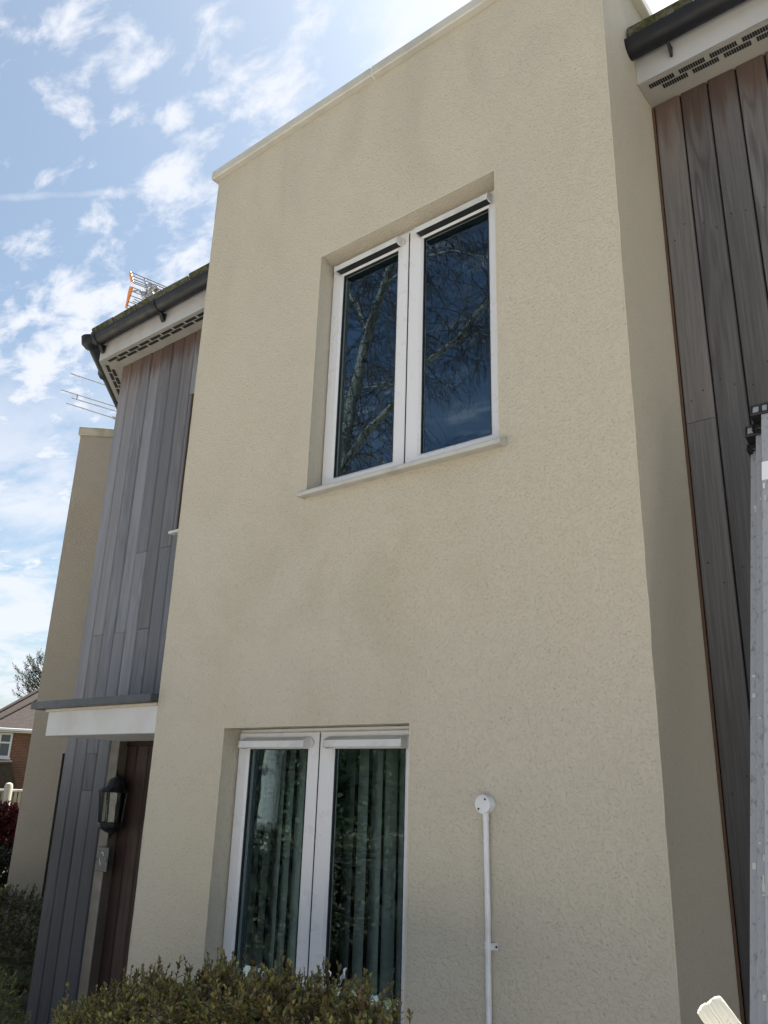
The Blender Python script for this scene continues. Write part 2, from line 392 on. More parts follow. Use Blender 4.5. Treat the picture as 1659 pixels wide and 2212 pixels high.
for x in (XL, XR):
    bm = NB(); tube(bm, [(x+rb0.uniform(-.0012, .0012), rb0.uniform(-.001, .001), ZT*k/60) for k in range(61)], [.0022+rb0.uniform(-.0008, .0008) for k in range(61)], 8); obj('corner_bead', bm, M_bead, rw, True)
for (x0, x1, z0, z1) in (W1, W2):
    for p, q in (((x0, 0, z0), (x0, 0, z1)), ((x1, 0, z0), (x1, 0, z1)), ((x0, 0, z1), (x1, 0, z1))):
        bm = NB(); tube(bm, [p, q], .0035, 6); obj('corner_bead', bm, M_bead, rw, True)
# parapet coping
o_ = .042; cp = thing_part('coping', house)
for (x0, x1, y0, y1) in ((XL-o_, XR+o_, -o_, .28), (XL-o_, XL+.28, .282, 7), (XR-.28, XR+o_, .282, 7)):
    cuts_ = [(x0+(x1-x0)*k/2, x0+(x1-x0)*(k+1)/2-.003, y0, y1) for k in range(2)] if y0 < 0 else [(x0, x1, y0+(y1-y0)*k/4, y0+(y1-y0)*(k+1)/4-.003) for k in range(4)]
    for q0, q1, r0, r1 in cuts_:
        bm = NB(); box(bm, q0, q1, r0, r1, ZT+.002+rb0.uniform(0, .0015), ZT+.070+rb0.uniform(0, .002), .006); obj('coping_length', bm, M_coping, cp)
# dim rooms behind the windows
for (z0, z1) in ((.0, 2.45), (2.7, 5.35)):
    bm = NB(); vs = box(bm, XL+.05, XR-.05, .225, 4.5, z0, z1)
    for f in [f for f in bm.faces if abs(f.calc_center_median().y-.225) < 1e-4]: bm.faces.remove(f)
    bmesh.ops.reverse_faces(bm, faces=bm.faces); obj('room_interior', bm, M_room, house)
bm = NB(); 
for h in ((W1, (2.7, 5.35)), (W2, (0, 2.45))):
    (x0, x1, z0, z1), (a0, a1) = h
    for (u0, u1, v0, v1) in ((XL+.05, x0, a0, a1), (x1, XR-.05, a0, a1), (x0, x1, a0, z0), (x0, x1, z1, a1)):
        quad(bm, (u0, .222, v0), (u1, .222, v0), (u1, .222, v1), (u0, .222, v1))
obj('room_interior', bm, M_room, house)

def frame_ring(bm, x0, x1, z0, z1, wl, wr, wb, wt, y0, y1, ch=.008):
    """mitred rectangular frame with a chamfer on its inner front edge"""
    def ring(e, y):
        l, r_, b_, t_ = (w*e for w in (wl, wr, wb, wt))
        return [bm.verts.new(c) for c in ((x0+l, y, z0+b_), (x1-r_, y, z0+b_), (x1-r_, y, z1-t_), (x0+l, y, z1-t_))]
    k = 1-ch/max(.001, min(wl, wr, wb, wt))
    rs = [ring(0, y1), ring(0, y0+.004), ring(.06, y0), ring(k, y0), ring(1, y0+ch), ring(1, y1), ]
    rs.append(rs[0])
    for a_, b_ in zip(rs, rs[1:]):
        for i in range(4): bm.faces.new((a_[i], a_[(i+1) % 4], b_[(i+1) % 4], b_[i]))
    bmesh.ops.recalc_face_normals(bm, faces=bm.faces[:])
def window(W, y, sill=True, label=None):
    x0, x1, z0, z1 = W; xm = (x0+x1)/2-.022
    fr = thing_part('window', house)
    bm = NB(); g_ = .002
    frame_ring(bm, x0+g_, x1-g_, z0+g_, z1-g_, .050, .050, .055, .050, y+.012, y+.075)
    box(bm, xm-.022, xm+.022, y+.014, y+.07, z0+.055, z1-.050)
    obj('outer_frame', bm, M_upvc, fr)
    # black shadow gap gasket in the meeting line
    bm = NB(); box(bm, xm-.0035, xm+.0035, y+.004, y+.013, z0+.03, z1-.03); obj('gasket', bm, M_seal, fr)
    panes = []
    for (a0, a1, sl, sr_) in ((x0+.006, xm-.004, .077, .078), (xm+.004, x1-.006, .090, .103)):
        bm = NB(); frame_ring(bm, a0, a1, z0+.02, z1-.020, sl, sr_, .088, .080, y, y+.036, .012)
        sa = obj('sash', bm, M_upvc, fr)
        ia0, ia1, iz0, iz1 = a0+sl, a1-sr_, z0+.108, z1-.100
        bm = NB(); frame_ring(bm, ia0, ia1, iz0, iz1, .004, .004, .004, .004, y+.010, y+.026, .001); obj('glazing_gasket', bm, M_seal, fr)
        bm = NB(); box(bm, ia0-.005, ia1+.005, y+.020, y+.024, iz0-.005, iz1+.005); obj('pane', bm, M_glass, fr)
        # trickle vent hood over the top rail
        vx0 = ia0-.018; vx1 = vx0+.455; vz = z1-.098
        bm = NB()
        prism(bm, [(y, vz+.050), (y-.012, vz+.052), (y-.052, vz+.034), (y-.055, vz+.004), (y-.050, vz+.001), (y-.047, vz+.003), (y-.047, vz+.030), (y-.006, vz+.046)], vx0, vx1, 'x')
        hd = obj('vent_hood', bm, M_upvc2, fr)
        for (e0, e1) in ((vx0-.002, vx0+.004), (vx1-.004, vx1+.002)):
            bm = NB(); prism(bm, [(y, vz+.052), (y-.014, vz+.054), (y-.054, vz+.036), (y-.057, vz+.003), (y-.03, vz-.004), (y, vz+.0)], e0, e1, 'x'); obj('vent_end_cap', bm, M_upvc2, fr)
        bm = NB(); prism(bm, [(vx1+.002, vz+.052), (vx1+.018, vz+.040), (vx1+.024, vz+.026), (vx1+.018, vz+.010), (vx1+.002, vz)], y-.010, y-.001, 'y'); obj('vent_tab', bm, M_upvc2, fr)
        bm = NB(); box(bm, vx0+.006, vx1-.006, y-.044, y-.001, vz+.006, vz+.026); obj('vent_mesh', bm, M_seal, fr)
    if sill:
        bm = NB(); box(bm, x0+.004, x1-.004, -.0, y+.03, z0+.002, z0+.022)
        prism(bm, [(y+.01, z0+.026), (-.050, z0-.006), (-.056, z0-.010), (-.056, z0-.026), (-.052, z0-.029), (-.048, z0-.026), (-.002, z0-.024), (y+.01, z0-.0)], x0-.004, x1+.028, 'x')
        obj('sill', bm, M_sill, fr)
        for (e0, e1) in ((x0-.010, x0-.003), (x1+.027, x1+.034)):
            bm = NB(); prism(bm, [(.0-.001, z0+.022), (-.052, z0-.004), (-.060, z0-.010), (-.060, z0-.031), (-.001, z0-.030)], e0, e1, 'x'); obj('sill_end_cap', bm, M_sill, fr)
    return fr
window(W1, .105); window(W2, .105)

# ---- timber cladding (planks butt together with open joints over a dark membrane)
PW = .1437
def plank_mesh(w, h, th=.018, c=.0035, m_=None):
    bm = NB(); g_ = .0042
    prof = [(-w/2+g_, th), (-w/2+g_, c), (-w/2+g_+c, 0), (w/2-g_-c-.006, 0), (w/2-g_-.004, .004), (w/2-g_, .0085), (w/2-g_, th)]
    A = [bm.verts.new((p[0], p[1], 0)) for p in prof]; B = [bm.verts.new((p[0], p[1], h)) for p in prof]; n = len(prof)
    bm.faces.new(A[::-1]); bm.faces.new(B)
    for i in range(n): bm.faces.new((A[i], A[(i+1) % n], B[(i+1) % n], B[i]))
    bmesh.ops.recalc_face_normals(bm, faces=bm.faces[:])
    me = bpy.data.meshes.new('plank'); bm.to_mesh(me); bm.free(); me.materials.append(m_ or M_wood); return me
PC = {}
rp = random.Random(3)
def plank(parent, x, y, z0, z1, w=PW, rz=0, m_=None):
    k = (round(w, 3), round(z1-z0, 3))
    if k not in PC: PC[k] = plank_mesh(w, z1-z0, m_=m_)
    d = rp.uniform(-.0022, .0022)
    return inst('plank', PC[k], parent, (x+math.sin(rz)*-d, y+math.cos(rz)*d, z0), (0, 0, rz))
M_membrane, _, _ = mat('black_membrane', (.010, .009, .009), .9)
ZS = 5.119
# left wing: openings for the window at x>-4.70 and the front door at x>-5.10
cl = thing_part('left_timber_cladding', house); cl.name = 'timber_cladding'
bm = NB(); holed(bm, -5.765, XL, 0, ZS+.05, WY+.020, [(-4.738, -3.95, 3.43, 4.545), (-5.212, -4.20, .02, 1.975)], .12)
obj('membrane', bm, M_membrane, cl)
xb = [-5.78+PW*i for i in range(14)]
cuts = {1: [2.747], 2: [1.88, 1.63], 3: [2.741], 4: [3.335], 5: [2.743], 6: [3.332]}
for i in range(13):
    x = xb[i]+PW/2
    if xb[i] > XL-.05: break
    w = PW
    lo = .03 if xb[i+1] < -5.20 else 2.0
    if i == 4: lo = 2.0
    segs = [lo]+[c for c in sorted(cuts.get(i, [])) if c > lo]+[ZS-.002]
    if xb[i+1] > -4.70:
        if xb[i] < -4.745:      # the board beside the window is notched: two short boards and a narrow strip
            plank(cl, x, WY, lo, 3.425); plank(cl, x, WY, 4.548, ZS-.002)
            plank(cl, (xb[i]-4.741)/2, WY, 3.429, 4.544, -4.741-xb[i]); continue
        plank(cl, x, WY, lo, 3.40); plank(cl, x, WY, 4.55, ZS-.002); continue
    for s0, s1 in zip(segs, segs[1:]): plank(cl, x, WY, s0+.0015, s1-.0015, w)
# board next to the door (narrower)
# wing window: brown reveal, white frame, sill
wn = thing_part('window', house)
bm = NB(); frame_ring(bm, -4.733, -3.955, 3.44, 4.54, .055, .055, .055, .055, WY+.07, WY+.12); obj('outer_frame', bm, M_upvc, wn)
bm = NB(); box(bm, -4.68, -4.0, WY+.09, WY+.094, 3.49, 4.49); obj('pane', bm, M_glass, wn)
bm = NB(); box(bm, -4.739, -4.734, WY+.001, WY+.1, 3.435, 4.542); box(bm, -4.739, -3.95, WY+.001, WY+.1, 4.5425, 4.5475); obj('reveal', bm, M_brown, wn)
bm = NB(); box(bm, -4.765, -3.94, WY-.045, WY+.09, 3.408, 3.428, .003); obj('sill', bm, M_upvc2, wn)
bm = NB(); box(bm, -4.7, -3.95, WY+.135, WY+.2, 3.43, 4.55); obj('room_interior', bm, M_room, wn)
# front door
dr = thing_part('front_door', house)
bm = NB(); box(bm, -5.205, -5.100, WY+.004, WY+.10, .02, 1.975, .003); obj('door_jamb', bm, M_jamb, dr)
bm = NB(); box(bm, -5.100, -4.19, WY+.06, WY+.12, 1.935, 1.975, .003); obj('door_head', bm, M_doorwood, dr)
bm = NB(); box(bm, -5.10, -4.19, WY+.085, WY+.12, .02, 1.94); obj('door_leaf', bm, M_membrane, dr)
dm = None
for i in range(7):
    k = ('d',)
    if dm is None:
        dm = plank_mesh(.129, 1.91); dm = dm.copy(); dm.materials.clear(); dm.materials.append(M_doorwood)
    inst('door_board', dm, dr, (-5.10+.129*(i+.5), WY+.066, .022))
# porch canopy
cn = thing_part('porch_canopy', house)
bm = NB(); box(bm, -5.063, XL-.002, .0, WY-.004, 1.963, 2.128, .003); obj('canopy_board', bm, M_canopy, cn)
bm = NB(); box(bm, -5.205, XL-.003, -.055, WY-.004, 2.130, 2.176, .004); obj('canopy_roof', bm, M_felt, cn)
bm = NB(); box(bm, -5.08, XL-.004, -.016, .0-.001, 2.112, 2.129, .002); obj('canopy_bead', bm, M_bead, cn)
# chamfered part of the left wing: runs back to the left at 45 degrees
S2 = math.sqrt(.5); CH = Vector((-S2, S2, 0)); CN = Vector((-S2, -S2, 0)); P0 = Vector((-5.78, WY, 0)); CLEN = 2.88
ca = thing_part('timber_cladding', house)
bm = NB(); a_ = P0-CN*.02; b_ = P0+CH*CLEN-CN*.02
quad(bm, (a_.x, a_.y, 0), (b_.x, b_.y, 0), (b_.x, b_.y, ZS+.05), (a_.x, a_.y, ZS+.05)); obj('membrane', bm, M_membrane, ca)
for i in range(20):
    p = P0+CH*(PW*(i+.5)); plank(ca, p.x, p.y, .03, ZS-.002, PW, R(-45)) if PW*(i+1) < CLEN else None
# right wing
cr = thing_part('timber_cladding', house)
bm = NB(); quad(bm, (XR+.001, WY+.02, 0), (3.2, WY+.02, 0), (3.2, WY+.02, ZS+.05), (XR+.001, WY+.02, ZS+.05)); obj('membrane', bm, M_membrane, cr)
bm = NB(); box(bm, XR+.001, XR+.013, WY+.004, WY+.03, 0, ZS-.003); obj('edge_strip', bm, M_brown, cr)
RW = .1352
for i in range(24):
    x = -1.0515+RW*(i+.5); segs = [.03]+{0: [3.299], 3: [2.9], 5: [3.6]}.get(i, [])+[ZS-.002]
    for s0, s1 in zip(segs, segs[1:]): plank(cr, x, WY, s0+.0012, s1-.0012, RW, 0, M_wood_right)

bm = NB(); lathe(bm, [(.0034, 0), (.0034, .0012), (.0008, .0022)], 7, Matrix.Rotation(R(90), 4, 'X')); nm_ = bpy.data.meshes.new('nail_head'); bm.to_mesh(nm_); bm.free(); nm_.materials.append(M_screw)
for i in range(6):
    for z in (.9, 1.75, 2.6, 3.45, 4.3):
        for u in (.28, .72): inst('nail_head', nm_, cr, (-1.0515+RW*(i+u)+rp.uniform(-.006, .006), WY-.0015, z+rp.uniform(-.05, .05)))
# ---- eaves: swept sections (o = distance out from the cladding)
def path_left(o):
    c = Vector((P0.x-.41421*o, P0.y-o, 0)); e_ = P0+CH*CLEN+CN*o
    return [Vector((XL-.001, WY-o, 0)), c, Vector((e_.x, e_.y, 0))]
def path_right(o): return [Vector((XR+.0015, WY-o, 0)), Vector((3.2, WY-o, 0))]
def sweep(bm, prof, path, closed=True):
    rows = []
    for (o, z) in prof: rows.append([bm.verts.new((p.x, p.y, z)) for p in path(o)])
    n = len(rows)
    for i in range(n if closed else n-1):
        A, B = rows[i], rows[(i+1) % n]
        for k in range(len(A)-1): bm.faces.new((A[k], A[k+1], B[k+1], B[k]))
    if closed:
        for k in (0, -1): bm.faces.new([r_[k] for r_ in rows])
    bmesh.ops.recalc_face_normals(bm, faces=bm.faces[:])
OV = .185
gp = []
for k in range(13): t_ = math.pi*k/12; gp.append((OV+.074+.060*math.cos(t_), 5.296-.072*math.sin(t_)))
for k in range(13): t_ = math.pi*(12-k)/12; gp.append((OV+.074+.056*math.cos(t_), 5.296-.068*math.sin(t_)))
for nm, path, xr in (('left', path_left, (-5.78, XL)), ('right', path_right, (XR, 3.2))):
    ev = thing_part('eaves', house)
    bm = NB(); sweep(bm, [(OV-.016, ZS+.001), (OV, ZS-.004), (OV, 5.31), (OV-.016, 5.31)], path); obj('fascia', bm, M_fascia, ev)
    bm = NB(); sweep(bm, [(-.03, ZS), (OV-.0165, ZS), (OV-.0165, ZS+.012), (-.03, ZS+.012)], path); obj('soffit', bm, M_soffit, ev)
    bm = NB(); sweep(bm, gp, path); obj('gutter', bm, M_gutter, ev, True)
    # vent slots in two staggered rows
    cell, ns = .150, 11
    bm = NB()
    for k in range(ns):
        u = -cell/2+.012+(cell-.024)*(k+.5)/ns; box(bm, u-.0042, u+.0042, -.014, .014, -.0025, 0)
    vm = bpy.data.meshes.new('vent_slots'); bm.to_mesh(vm); bm.free(); vm.materials.append(M_slot)
    for row, o in enumerate((OV-.052, OV-.090)):
        A = path(o)
        for sa, sb in zip(A, A[1:]):
            d = sb-sa; ln = d.length; n_ = int((ln-.02-row*.06)/cell)
            ang = math.atan2(d.y, d.x)
            if nm == 'left':       # start from the outer corner on both legs
                c_ = A[1]; other = A[0] if sb is A[1] else A[2]; dd = (other-c_).normalized(); ang = math.atan2(dd.y, dd.x); st = c_
            else: dd = d.normalized(); st = sa
            for k in range(n_):
                if nm == 'right' and k > 16: break
                p = st+dd*(.03+row*.055+cell*(k+.5)); inst('vent_slots', vm, ev, (p.x, p.y, ZS-.0003), (0, 0, ang))
    # gutter brackets and unions
    pts = [(-4.95, 0), (-5.79, 0)] if nm == 'left' else [(-.88, 0), (.1, 0), (1.0, 0)]
    for x, _ in pts:
        bm = NB()
        prism(bm, [(WY-OV-.001, 5.235), (WY-OV-.012, 5.165), (WY-OV-.022, 5.168), (WY-OV-.060, 5.228)], x-(.017 if nm == 'left' else .006), x+(.017 if nm == 'left' else .006), 'x')
        if nm == 'left':
            for k in range(12):
                t0, t1 = math.pi*k/12, math.pi*(k+1)/12
                def gpt(t_, r_): return (WY-(OV+.074+(.060+r_)*math.cos(t_)), 5.296-(.072+r_)*math.sin(t_))
                prism(bm, [gpt(t0, .001), gpt(t1, .001), gpt(t1, .005), gpt(t0, .005)], x-.022, x+.022, 'x')
        obj('gutter_bracket', bm, M_gutter, ev)
    if nm == 'left':   # corner angle of the gutter
        c = path_left(OV+.08)[1]
        bm = NB(); lathe(bm, [(.0, 5.205), (.045, 5.212), (.078, 5.245), (.085, 5.29), (.088, 5.305), (.0, 5.305)], 16, Matrix.Translation((c.x, c.y, 0)))
        obj('gutter_angle', bm, M_gutter, ev, True)
        e_ = path_left(OV+.074)
        for s_ in (.55, 1.9):
            q = e_[1]+CH*s_; bm = NB(); lathe(bm, [(.0, 5.215), (.05, 5.22), (.07, 5.25), (.07, 5.3)], 12, Matrix.Translation((q.x, q.y, 0))); obj('gutter_bracket', bm, M_gutter, ev, True)
    else:
        q = path_right(OV+.074)[0]; bm = NB()
        prism(bm, [(WY-a__, b__) for a__, b__ in gp[:13]], q.x-.0008, q.x+.006, 'x'); obj('gutter_end_cap', bm, M_gutter, ev)
    # roof: slab plus a first course of tiles
    rf = thing_part('pitched_roof', house)
    bm = NB(); sweep(bm, [(.20, 5.318), (-3.2, 6.98), (-3.2, 7.02), (.20, 5.352)], path); obj('roof_slab', bm, M_tile, rf)
    tw = .33; bm = NB(); box(bm, -tw/2+.002, tw/2-.002, -.30, 0, 0, .052, .008)
    for v in bm.verts:
        if v.co.y < -.1: v.co.z += random.uniform(-.004, .004)
    tm = bpy.data.meshes.new('roof_tile'); bm.to_mesh(tm); bm.free(); tm.materials.append(M_tile)
    pitch = math.atan2(6.98-5.318, 3.4)
    if nm == 'left': runs = [(-5.88+tw/2, 1, 6)]
    else: runs = [(XR+.003+tw/2, 1, 12)]
    for x0_, sg, cnt in runs:
        for k in range(cnt):
            if nm == 'left' and x0_+tw*(k+.5) > XL+.02: break
            inst('roof_tile', tm, rf, (x0_+tw*k, WY-.292+.287, 5.332+.287*math.tan(pitch)+rp.uniform(-.004, .004)), (pitch, rp.uniform(-.012, .012), rp.uniform(-.01, .01)))
    if nm == 'left':
        q = path_left(.292)[1]
        for k in range(8):
            p = q+CH*(tw*(k+.6))-CN*.287
            inst('roof_tile', tm, rf, (p.x, p.y, 5.332+.287*math.tan(pitch)), Euler((pitch, 0, 0)).to_matrix().to_euler()).rotation_euler = (Matrix.Rotation(R(-45), 3, 'Z') @ Matrix.Rotation(pitch, 3, 'X')).to_euler()

# ------------------------------------------------------------------ neighbouring block beyond the bend
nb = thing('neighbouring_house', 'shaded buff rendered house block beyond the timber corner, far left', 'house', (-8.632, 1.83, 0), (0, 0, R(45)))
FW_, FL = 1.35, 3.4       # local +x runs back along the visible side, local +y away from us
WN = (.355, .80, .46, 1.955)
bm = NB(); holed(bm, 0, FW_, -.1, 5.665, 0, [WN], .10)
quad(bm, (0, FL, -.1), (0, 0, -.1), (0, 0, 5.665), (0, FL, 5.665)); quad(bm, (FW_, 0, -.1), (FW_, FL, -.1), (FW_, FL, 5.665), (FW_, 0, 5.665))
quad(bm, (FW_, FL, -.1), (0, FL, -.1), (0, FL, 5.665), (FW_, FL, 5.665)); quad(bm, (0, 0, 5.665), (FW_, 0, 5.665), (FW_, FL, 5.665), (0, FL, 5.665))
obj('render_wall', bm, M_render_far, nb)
bm = NB(); box(bm, -.025, FW_+.03, -.025, FL+.03, 5.667, 5.775, .006); obj('coping', bm, M_copingold, nb)
nw = thing_part('window', nb)
bm = NB(); frame_ring(bm, WN[0]+.002, WN[1]-.002, WN[2], WN[3], .05, .05, .05, .05, .07, .11); obj('outer_frame', bm, M_gutter, nw)
bm = NB(); box(bm, WN[0]+.05, WN[1]-.05, .088, .092, WN[2]+.05, WN[3]-.05); obj('pane', bm, M_glass, nw)
bm = NB(); box(bm, WN[0], WN[1], .13, .2, WN[2], WN[3]); obj('room_interior', bm, M_room, nw)
bm = NB(); box(bm, WN[0]-.03, WN[1]+.03, -.05, .07, WN[2]-.03, WN[2]-.002, .003); obj('sill', bm, M_upvc2, nw)

# ------------------------------------------------------------------ blinds behind the lower window
def blind(x0, x1, z1, label, rot, n):
    t = thing('vertical_blind', label, 'blind', (0, 0, 0), group='vertical blinds in the lower window')
    bm = NB(); box(bm, x0-.03, x1+.03, .24, .28, z1, z1+.035, .003); obj('head_rail', bm, M_upvc, t)
    bm = NB(); h = z1-.62
    for k in range(5):
        pass
    A = []; segs = 6
    for k in range(segs+1):
        u = -.0445+.089*k/segs; yy = .006*math.cos(math.pi*(k/segs-.5))
        A.append((bm.verts.new((u, yy, 0)), bm.verts.new((u, yy, -h))))
    for p, q in zip(A, A[1:]): bm.faces.new((p[0], q[0], q[1], p[1]))
    bmesh.ops.solidify(bm, geom=bm.faces[:], thickness=.0008)
    me = bpy.data.meshes.new('slat'); bm.to_mesh(me); bm.free(); me.materials.append(M_slat)
    for p in me.polygons: p.use_smooth = True
    for k in range(n):
        inst('slat', me, t, (x0+(x1-x0)*(k+.5)/n, .27, z1-.004), (0, 0, R(rot+random.uniform(-5, 5))))
blind(-3.42, -2.76, 1.93, 'grey green vertical slat blind behind the left pane of the lower window', -20, 9)
blind(-2.73, -2.06, 1.93, 'grey green vertical slat blind behind the right pane of the lower window', -14, 8)

# ------------------------------------------------------------------ wall lantern beside the door
def lantern(x, y, z):
    t = thing('wall_lantern', 'black half lantern with clear panes beside the front door', 'lantern', (x, y, z))
    # flat back on the jamb at local y=0; body bulges toward -y.  height about .35
    n = 6; a0, a1 = math.pi, 2*math.pi
    def half(prof, name, m, par=t, smooth=False):
        bm = NB(); lathe(bm, prof, n, None, 0, a0, a1)
        # close the flat back
        bmesh.ops.holes_fill(bm, edges=[e for e in bm.edges if e.is_boundary]); bmesh.ops.recalc_face_normals(bm, faces=bm.faces[:])
        return obj(name, bm, m, par, smooth)
    bm = NB(); box(bm, -.060, .060, -.012, 0, -.16, .12, .004); obj('back_plate', bm, M_black, t)
    cap = half([(.118, .080), (.125, .086), (.112, .100), (.085, .112), (.075, .135), (.060, .160), (.038, .176), (.016, .184), (.008, .188)], 'cap', M_black)
    bm = NB(); lathe(bm, [(.004, .186), (.010, .192), (.006, .200), (.009, .210), (.004, .226), (.001, .228)], 10, Matrix.Translation((0, -.02, 0))); obj('finial', bm, M_black, cap, True)
    half([(.098, -.108), (.104, -.112), (.104, -.122), (.094, -.126), (.096, -.136), (.080, -.150), (.050, -.168), (.024, -.178), (.014, -.184)], 'base', M_black)
    bm = NB(); lathe(bm, [(.001, -.212), (.006, -.206), (.010, -.200), (.005, -.192), (.009, -.184), (.004, -.180)][::-1], 10, Matrix.Translation((0, -.012, 0))); obj('finial', bm, M_black, t, True)
    for k in range(n+1):
        th = a0+(a1-a0)*k/n; p0 = (.094*math.cos(th), .094*math.sin(th), -.112); p1 = (.112*math.cos(th), .112*math.sin(th), .084)
        bm = NB(); tube(bm, [p0, p1], .0055, 4); obj('frame_bar', bm, M_black, t)
    for k in range(n):
        t0 = a0+(a1-a0)*k/n; t1 = a0+(a1-a0)*(k+1)/n
        bm = NB(); quad(bm, (.090*math.cos(t0), .090*math.sin(t0), -.108), (.090*math.cos(t1), .090*math.sin(t1), -.108), (.108*math.cos(t1), .108*math.sin(t1), .082), (.108*math.cos(t0), .108*math.sin(t0), .082))
        bmesh.ops.solidify(bm, geom=bm.faces[:], thickness=.002); obj('pane', bm, M_lampglass, t)
    bm = NB(); lathe(bm, [(.012, -.108), (.016, -.07), (.016, -.05), (.028, -.02), (.030, .005), (.022, .03), (.008, .042), (.001, .044)], 14, Matrix.Translation((0, -.045, 0))); obj('bulb', bm, M_jamb, t, True)
lantern(-5.045, WY-.004, 1.548)
# number plate on the jamb
npl = thing('number_plate', 'dark slate house number plate with pale curved figure, below the lantern', 'plate', (-5.110, WY-.004, 1.205))
bm = NB(); box(bm, -.068, .070, -.010, 0, -.074, .076, .003); obj('plate', bm, M_slate, npl)
bm = NB()
for (c0, c1) in ((.15*math.pi, .62*math.pi), (1.0*math.pi, 1.5*math.pi)):      # bright rims of an engraved round figure
    for k in range(10):
        t0 = c0+(c1-c0)*k/10; t1 = c0+(c1-c0)*(k+1)/10
        for (ra, rb) in ((.024, .030),):
            quad(bm, *[(r_*math.cos(tt)*.75, -.0112, r_*1.35*math.sin(tt)+.006) for r_, tt in ((ra, t0), (rb, t0), (rb, t1), (ra, t1))])
obj('figure', bm, M_chalk, npl)
for x in (-.056, .058):
    bm = NB(); lathe(bm, [(.005, 0), (.005, .003), (.001, .004)], 8, Matrix.Translation((x, -.010, .0)) @ Matrix.Rotation(R(90), 4, 'X')); obj('screw', bm, M_screw, npl)

# ------------------------------------------------------------------ junction box and conduit
jb = thing('conduit_with_junction_box', 'white plastic conduit topped by a round junction box on the cream wall', 'conduit', (-1.748, 0, 0))
RX = Matrix.Rotation(R(90), 4, 'X')
bm = NB(); lathe(bm, [(.033, .0), (.033, .036), (.0325, .0375)], 28, Matrix.Translation((0, -.001, 1.667)) @ RX); bx_ = obj('junction_box', bm, M_conduit, jb, True)
bm = NB(); lathe(bm, [(.034, .0375), (.034, .041), (.0325, .0425)], 28, Matrix.Translation((0, -.001, 1.667)) @ RX); obj('lid', bm, M_conduit, bx_, True)
for (sx, sz) in ((.012, .018), (-.017, -.017)):
    bm = NB(); lathe(bm, [(.0042, .0425), (.0042, .0438), (.001, .0442)], 10, Matrix.Translation((sx, -.001, 1.667+sz)) @ RX); obj('screw', bm, M_screw, bx_)
bm = NB(); lathe(bm, [(.0128, 1.606), (.0128, 1.640)], 16, Matrix.Translation((0, -.018, 0))); obj('spout', bm, M_conduit, bx_, True)
bm = NB(); tube(bm, [(0, -.018, 1.61), (.004, -.018, 1.3), (.004, -.018, .9), (.000, -.018, .0)], .0108, 14); obj('pipe', bm, M_conduit, jb, True)
for z in (1.182, .45):
    cl_ = thing_part('saddle_clip', jb)
    bm = NB()
    prf = [(-.026, -.003), (-.014, -.003)]+[(-.0125*math.cos(t_), -.018-.0125*math.sin(t_)) for t_ in [math.pi*k/8 for k in range(9)]]+[(.014, -.003), (.030, -.003)]
    for (p, q) in zip(prf, prf[1:]):
        quad(bm, (p[0]+.004, p[1], z-.012), (q[0]+.004, q[1], z-.012), (q[0]+.004, q[1], z+.012), (p[0]+.004, p[1], z+.012))
    bmesh.ops.remove_doubles(bm, verts=bm.verts[:], dist=1e-5); bmesh.ops.solidify(bm, geom=bm.faces[:], thickness=.002); obj('strap', bm, M_conduit, cl_)
    for sx in (-.017, .028):
        bm = NB(); lathe(bm, [(.004, 0), (.004, .003), (.001, .0045)], 8, Matrix.Translation((sx+.002, -.0035, z)) @ RX); obj('screw', bm, M_screw, cl_)

# ------------------------------------------------------------------ television aerials
def rod(bm, a_, b_, r_=.004, n=5): tube(bm, [a_, b_], r_, n)
ta = thing('television_aerial', 'roof aerial with orange tipped reflector grids above the left gutter', 'aerial', (-7.02, 1.5, 6.15))
def A1(px): return onY(px, 1.5)-Vector((-7.02, 1.5, 6.15))
mp = A1((322, 640)); 
bm = NB(); tube(bm, [(mp.x, mp.y, -.2), (mp.x, mp.y, mp.z+.02)], .022, 10); tube(bm, [(mp.x, mp.y, mp.z-.05), A1((312, 600))], .010, 6); obj('mast', bm, M_metal, ta, True)
z3 = lambda x, y: ((450+x*400/1659)/1.8228, (1000+y*400/1659)/1.8228)
dy = Vector((0, .0, 0))
bm = NB()
for (p, q) in (((270, 295), (860, 545)), ((290, 355), (815, 560)), ((310, 410), (770, 590)), ((320, 450), (730, 605)), ((310, 470), (700, 625))):
    bm = NB(); rod(bm, A1(z3(*p)), A1(z3(*q)), .0055); obj('reflector_rod', bm, M_rod, ta)
for (p, q) in (((300, 545), (560, 650)), ((295, 610), (540, 710)), ((270, 680), (470, 755)), ((240, 780), (400, 840)), ((225, 840), (330, 885)), ((180, 872), (260, 900)), ((330, 740), (430, 790)), ((300, 770), (400, 815))):
    bm = NB(); rod(bm, A1(z3(*p)), A1(z3(*q)), .0055); obj('reflector_rod', bm, M_rod, ta)
def strip(pts, w, name):
    bm = NB(); pr = [(A1(z3(*p)), A1(z3(*q))) for p, q in pts]
    for (a0, b0), (a1, b1) in zip(pr, pr[1:]): quad(bm, a0, b0, b1, a1)
    bmesh.ops.remove_doubles(bm, verts=bm.verts[:], dist=1e-5)
    bmesh.ops.solidify(bm, geom=bm.faces[:], thickness=.015); obj(name, bm, M_orange, ta)
strip([((258, 295), (285, 292)), ((266, 360), (298, 350)), ((272, 400), (315, 400)), ((285, 462), (325, 470))], .02, 'end_strip')
strip([((270, 535), (312, 545)), ((240, 640), (290, 630)), ((220, 760), (250, 750)), ((195, 865), (215, 875))], .02, 'end_strip')
bm = NB()
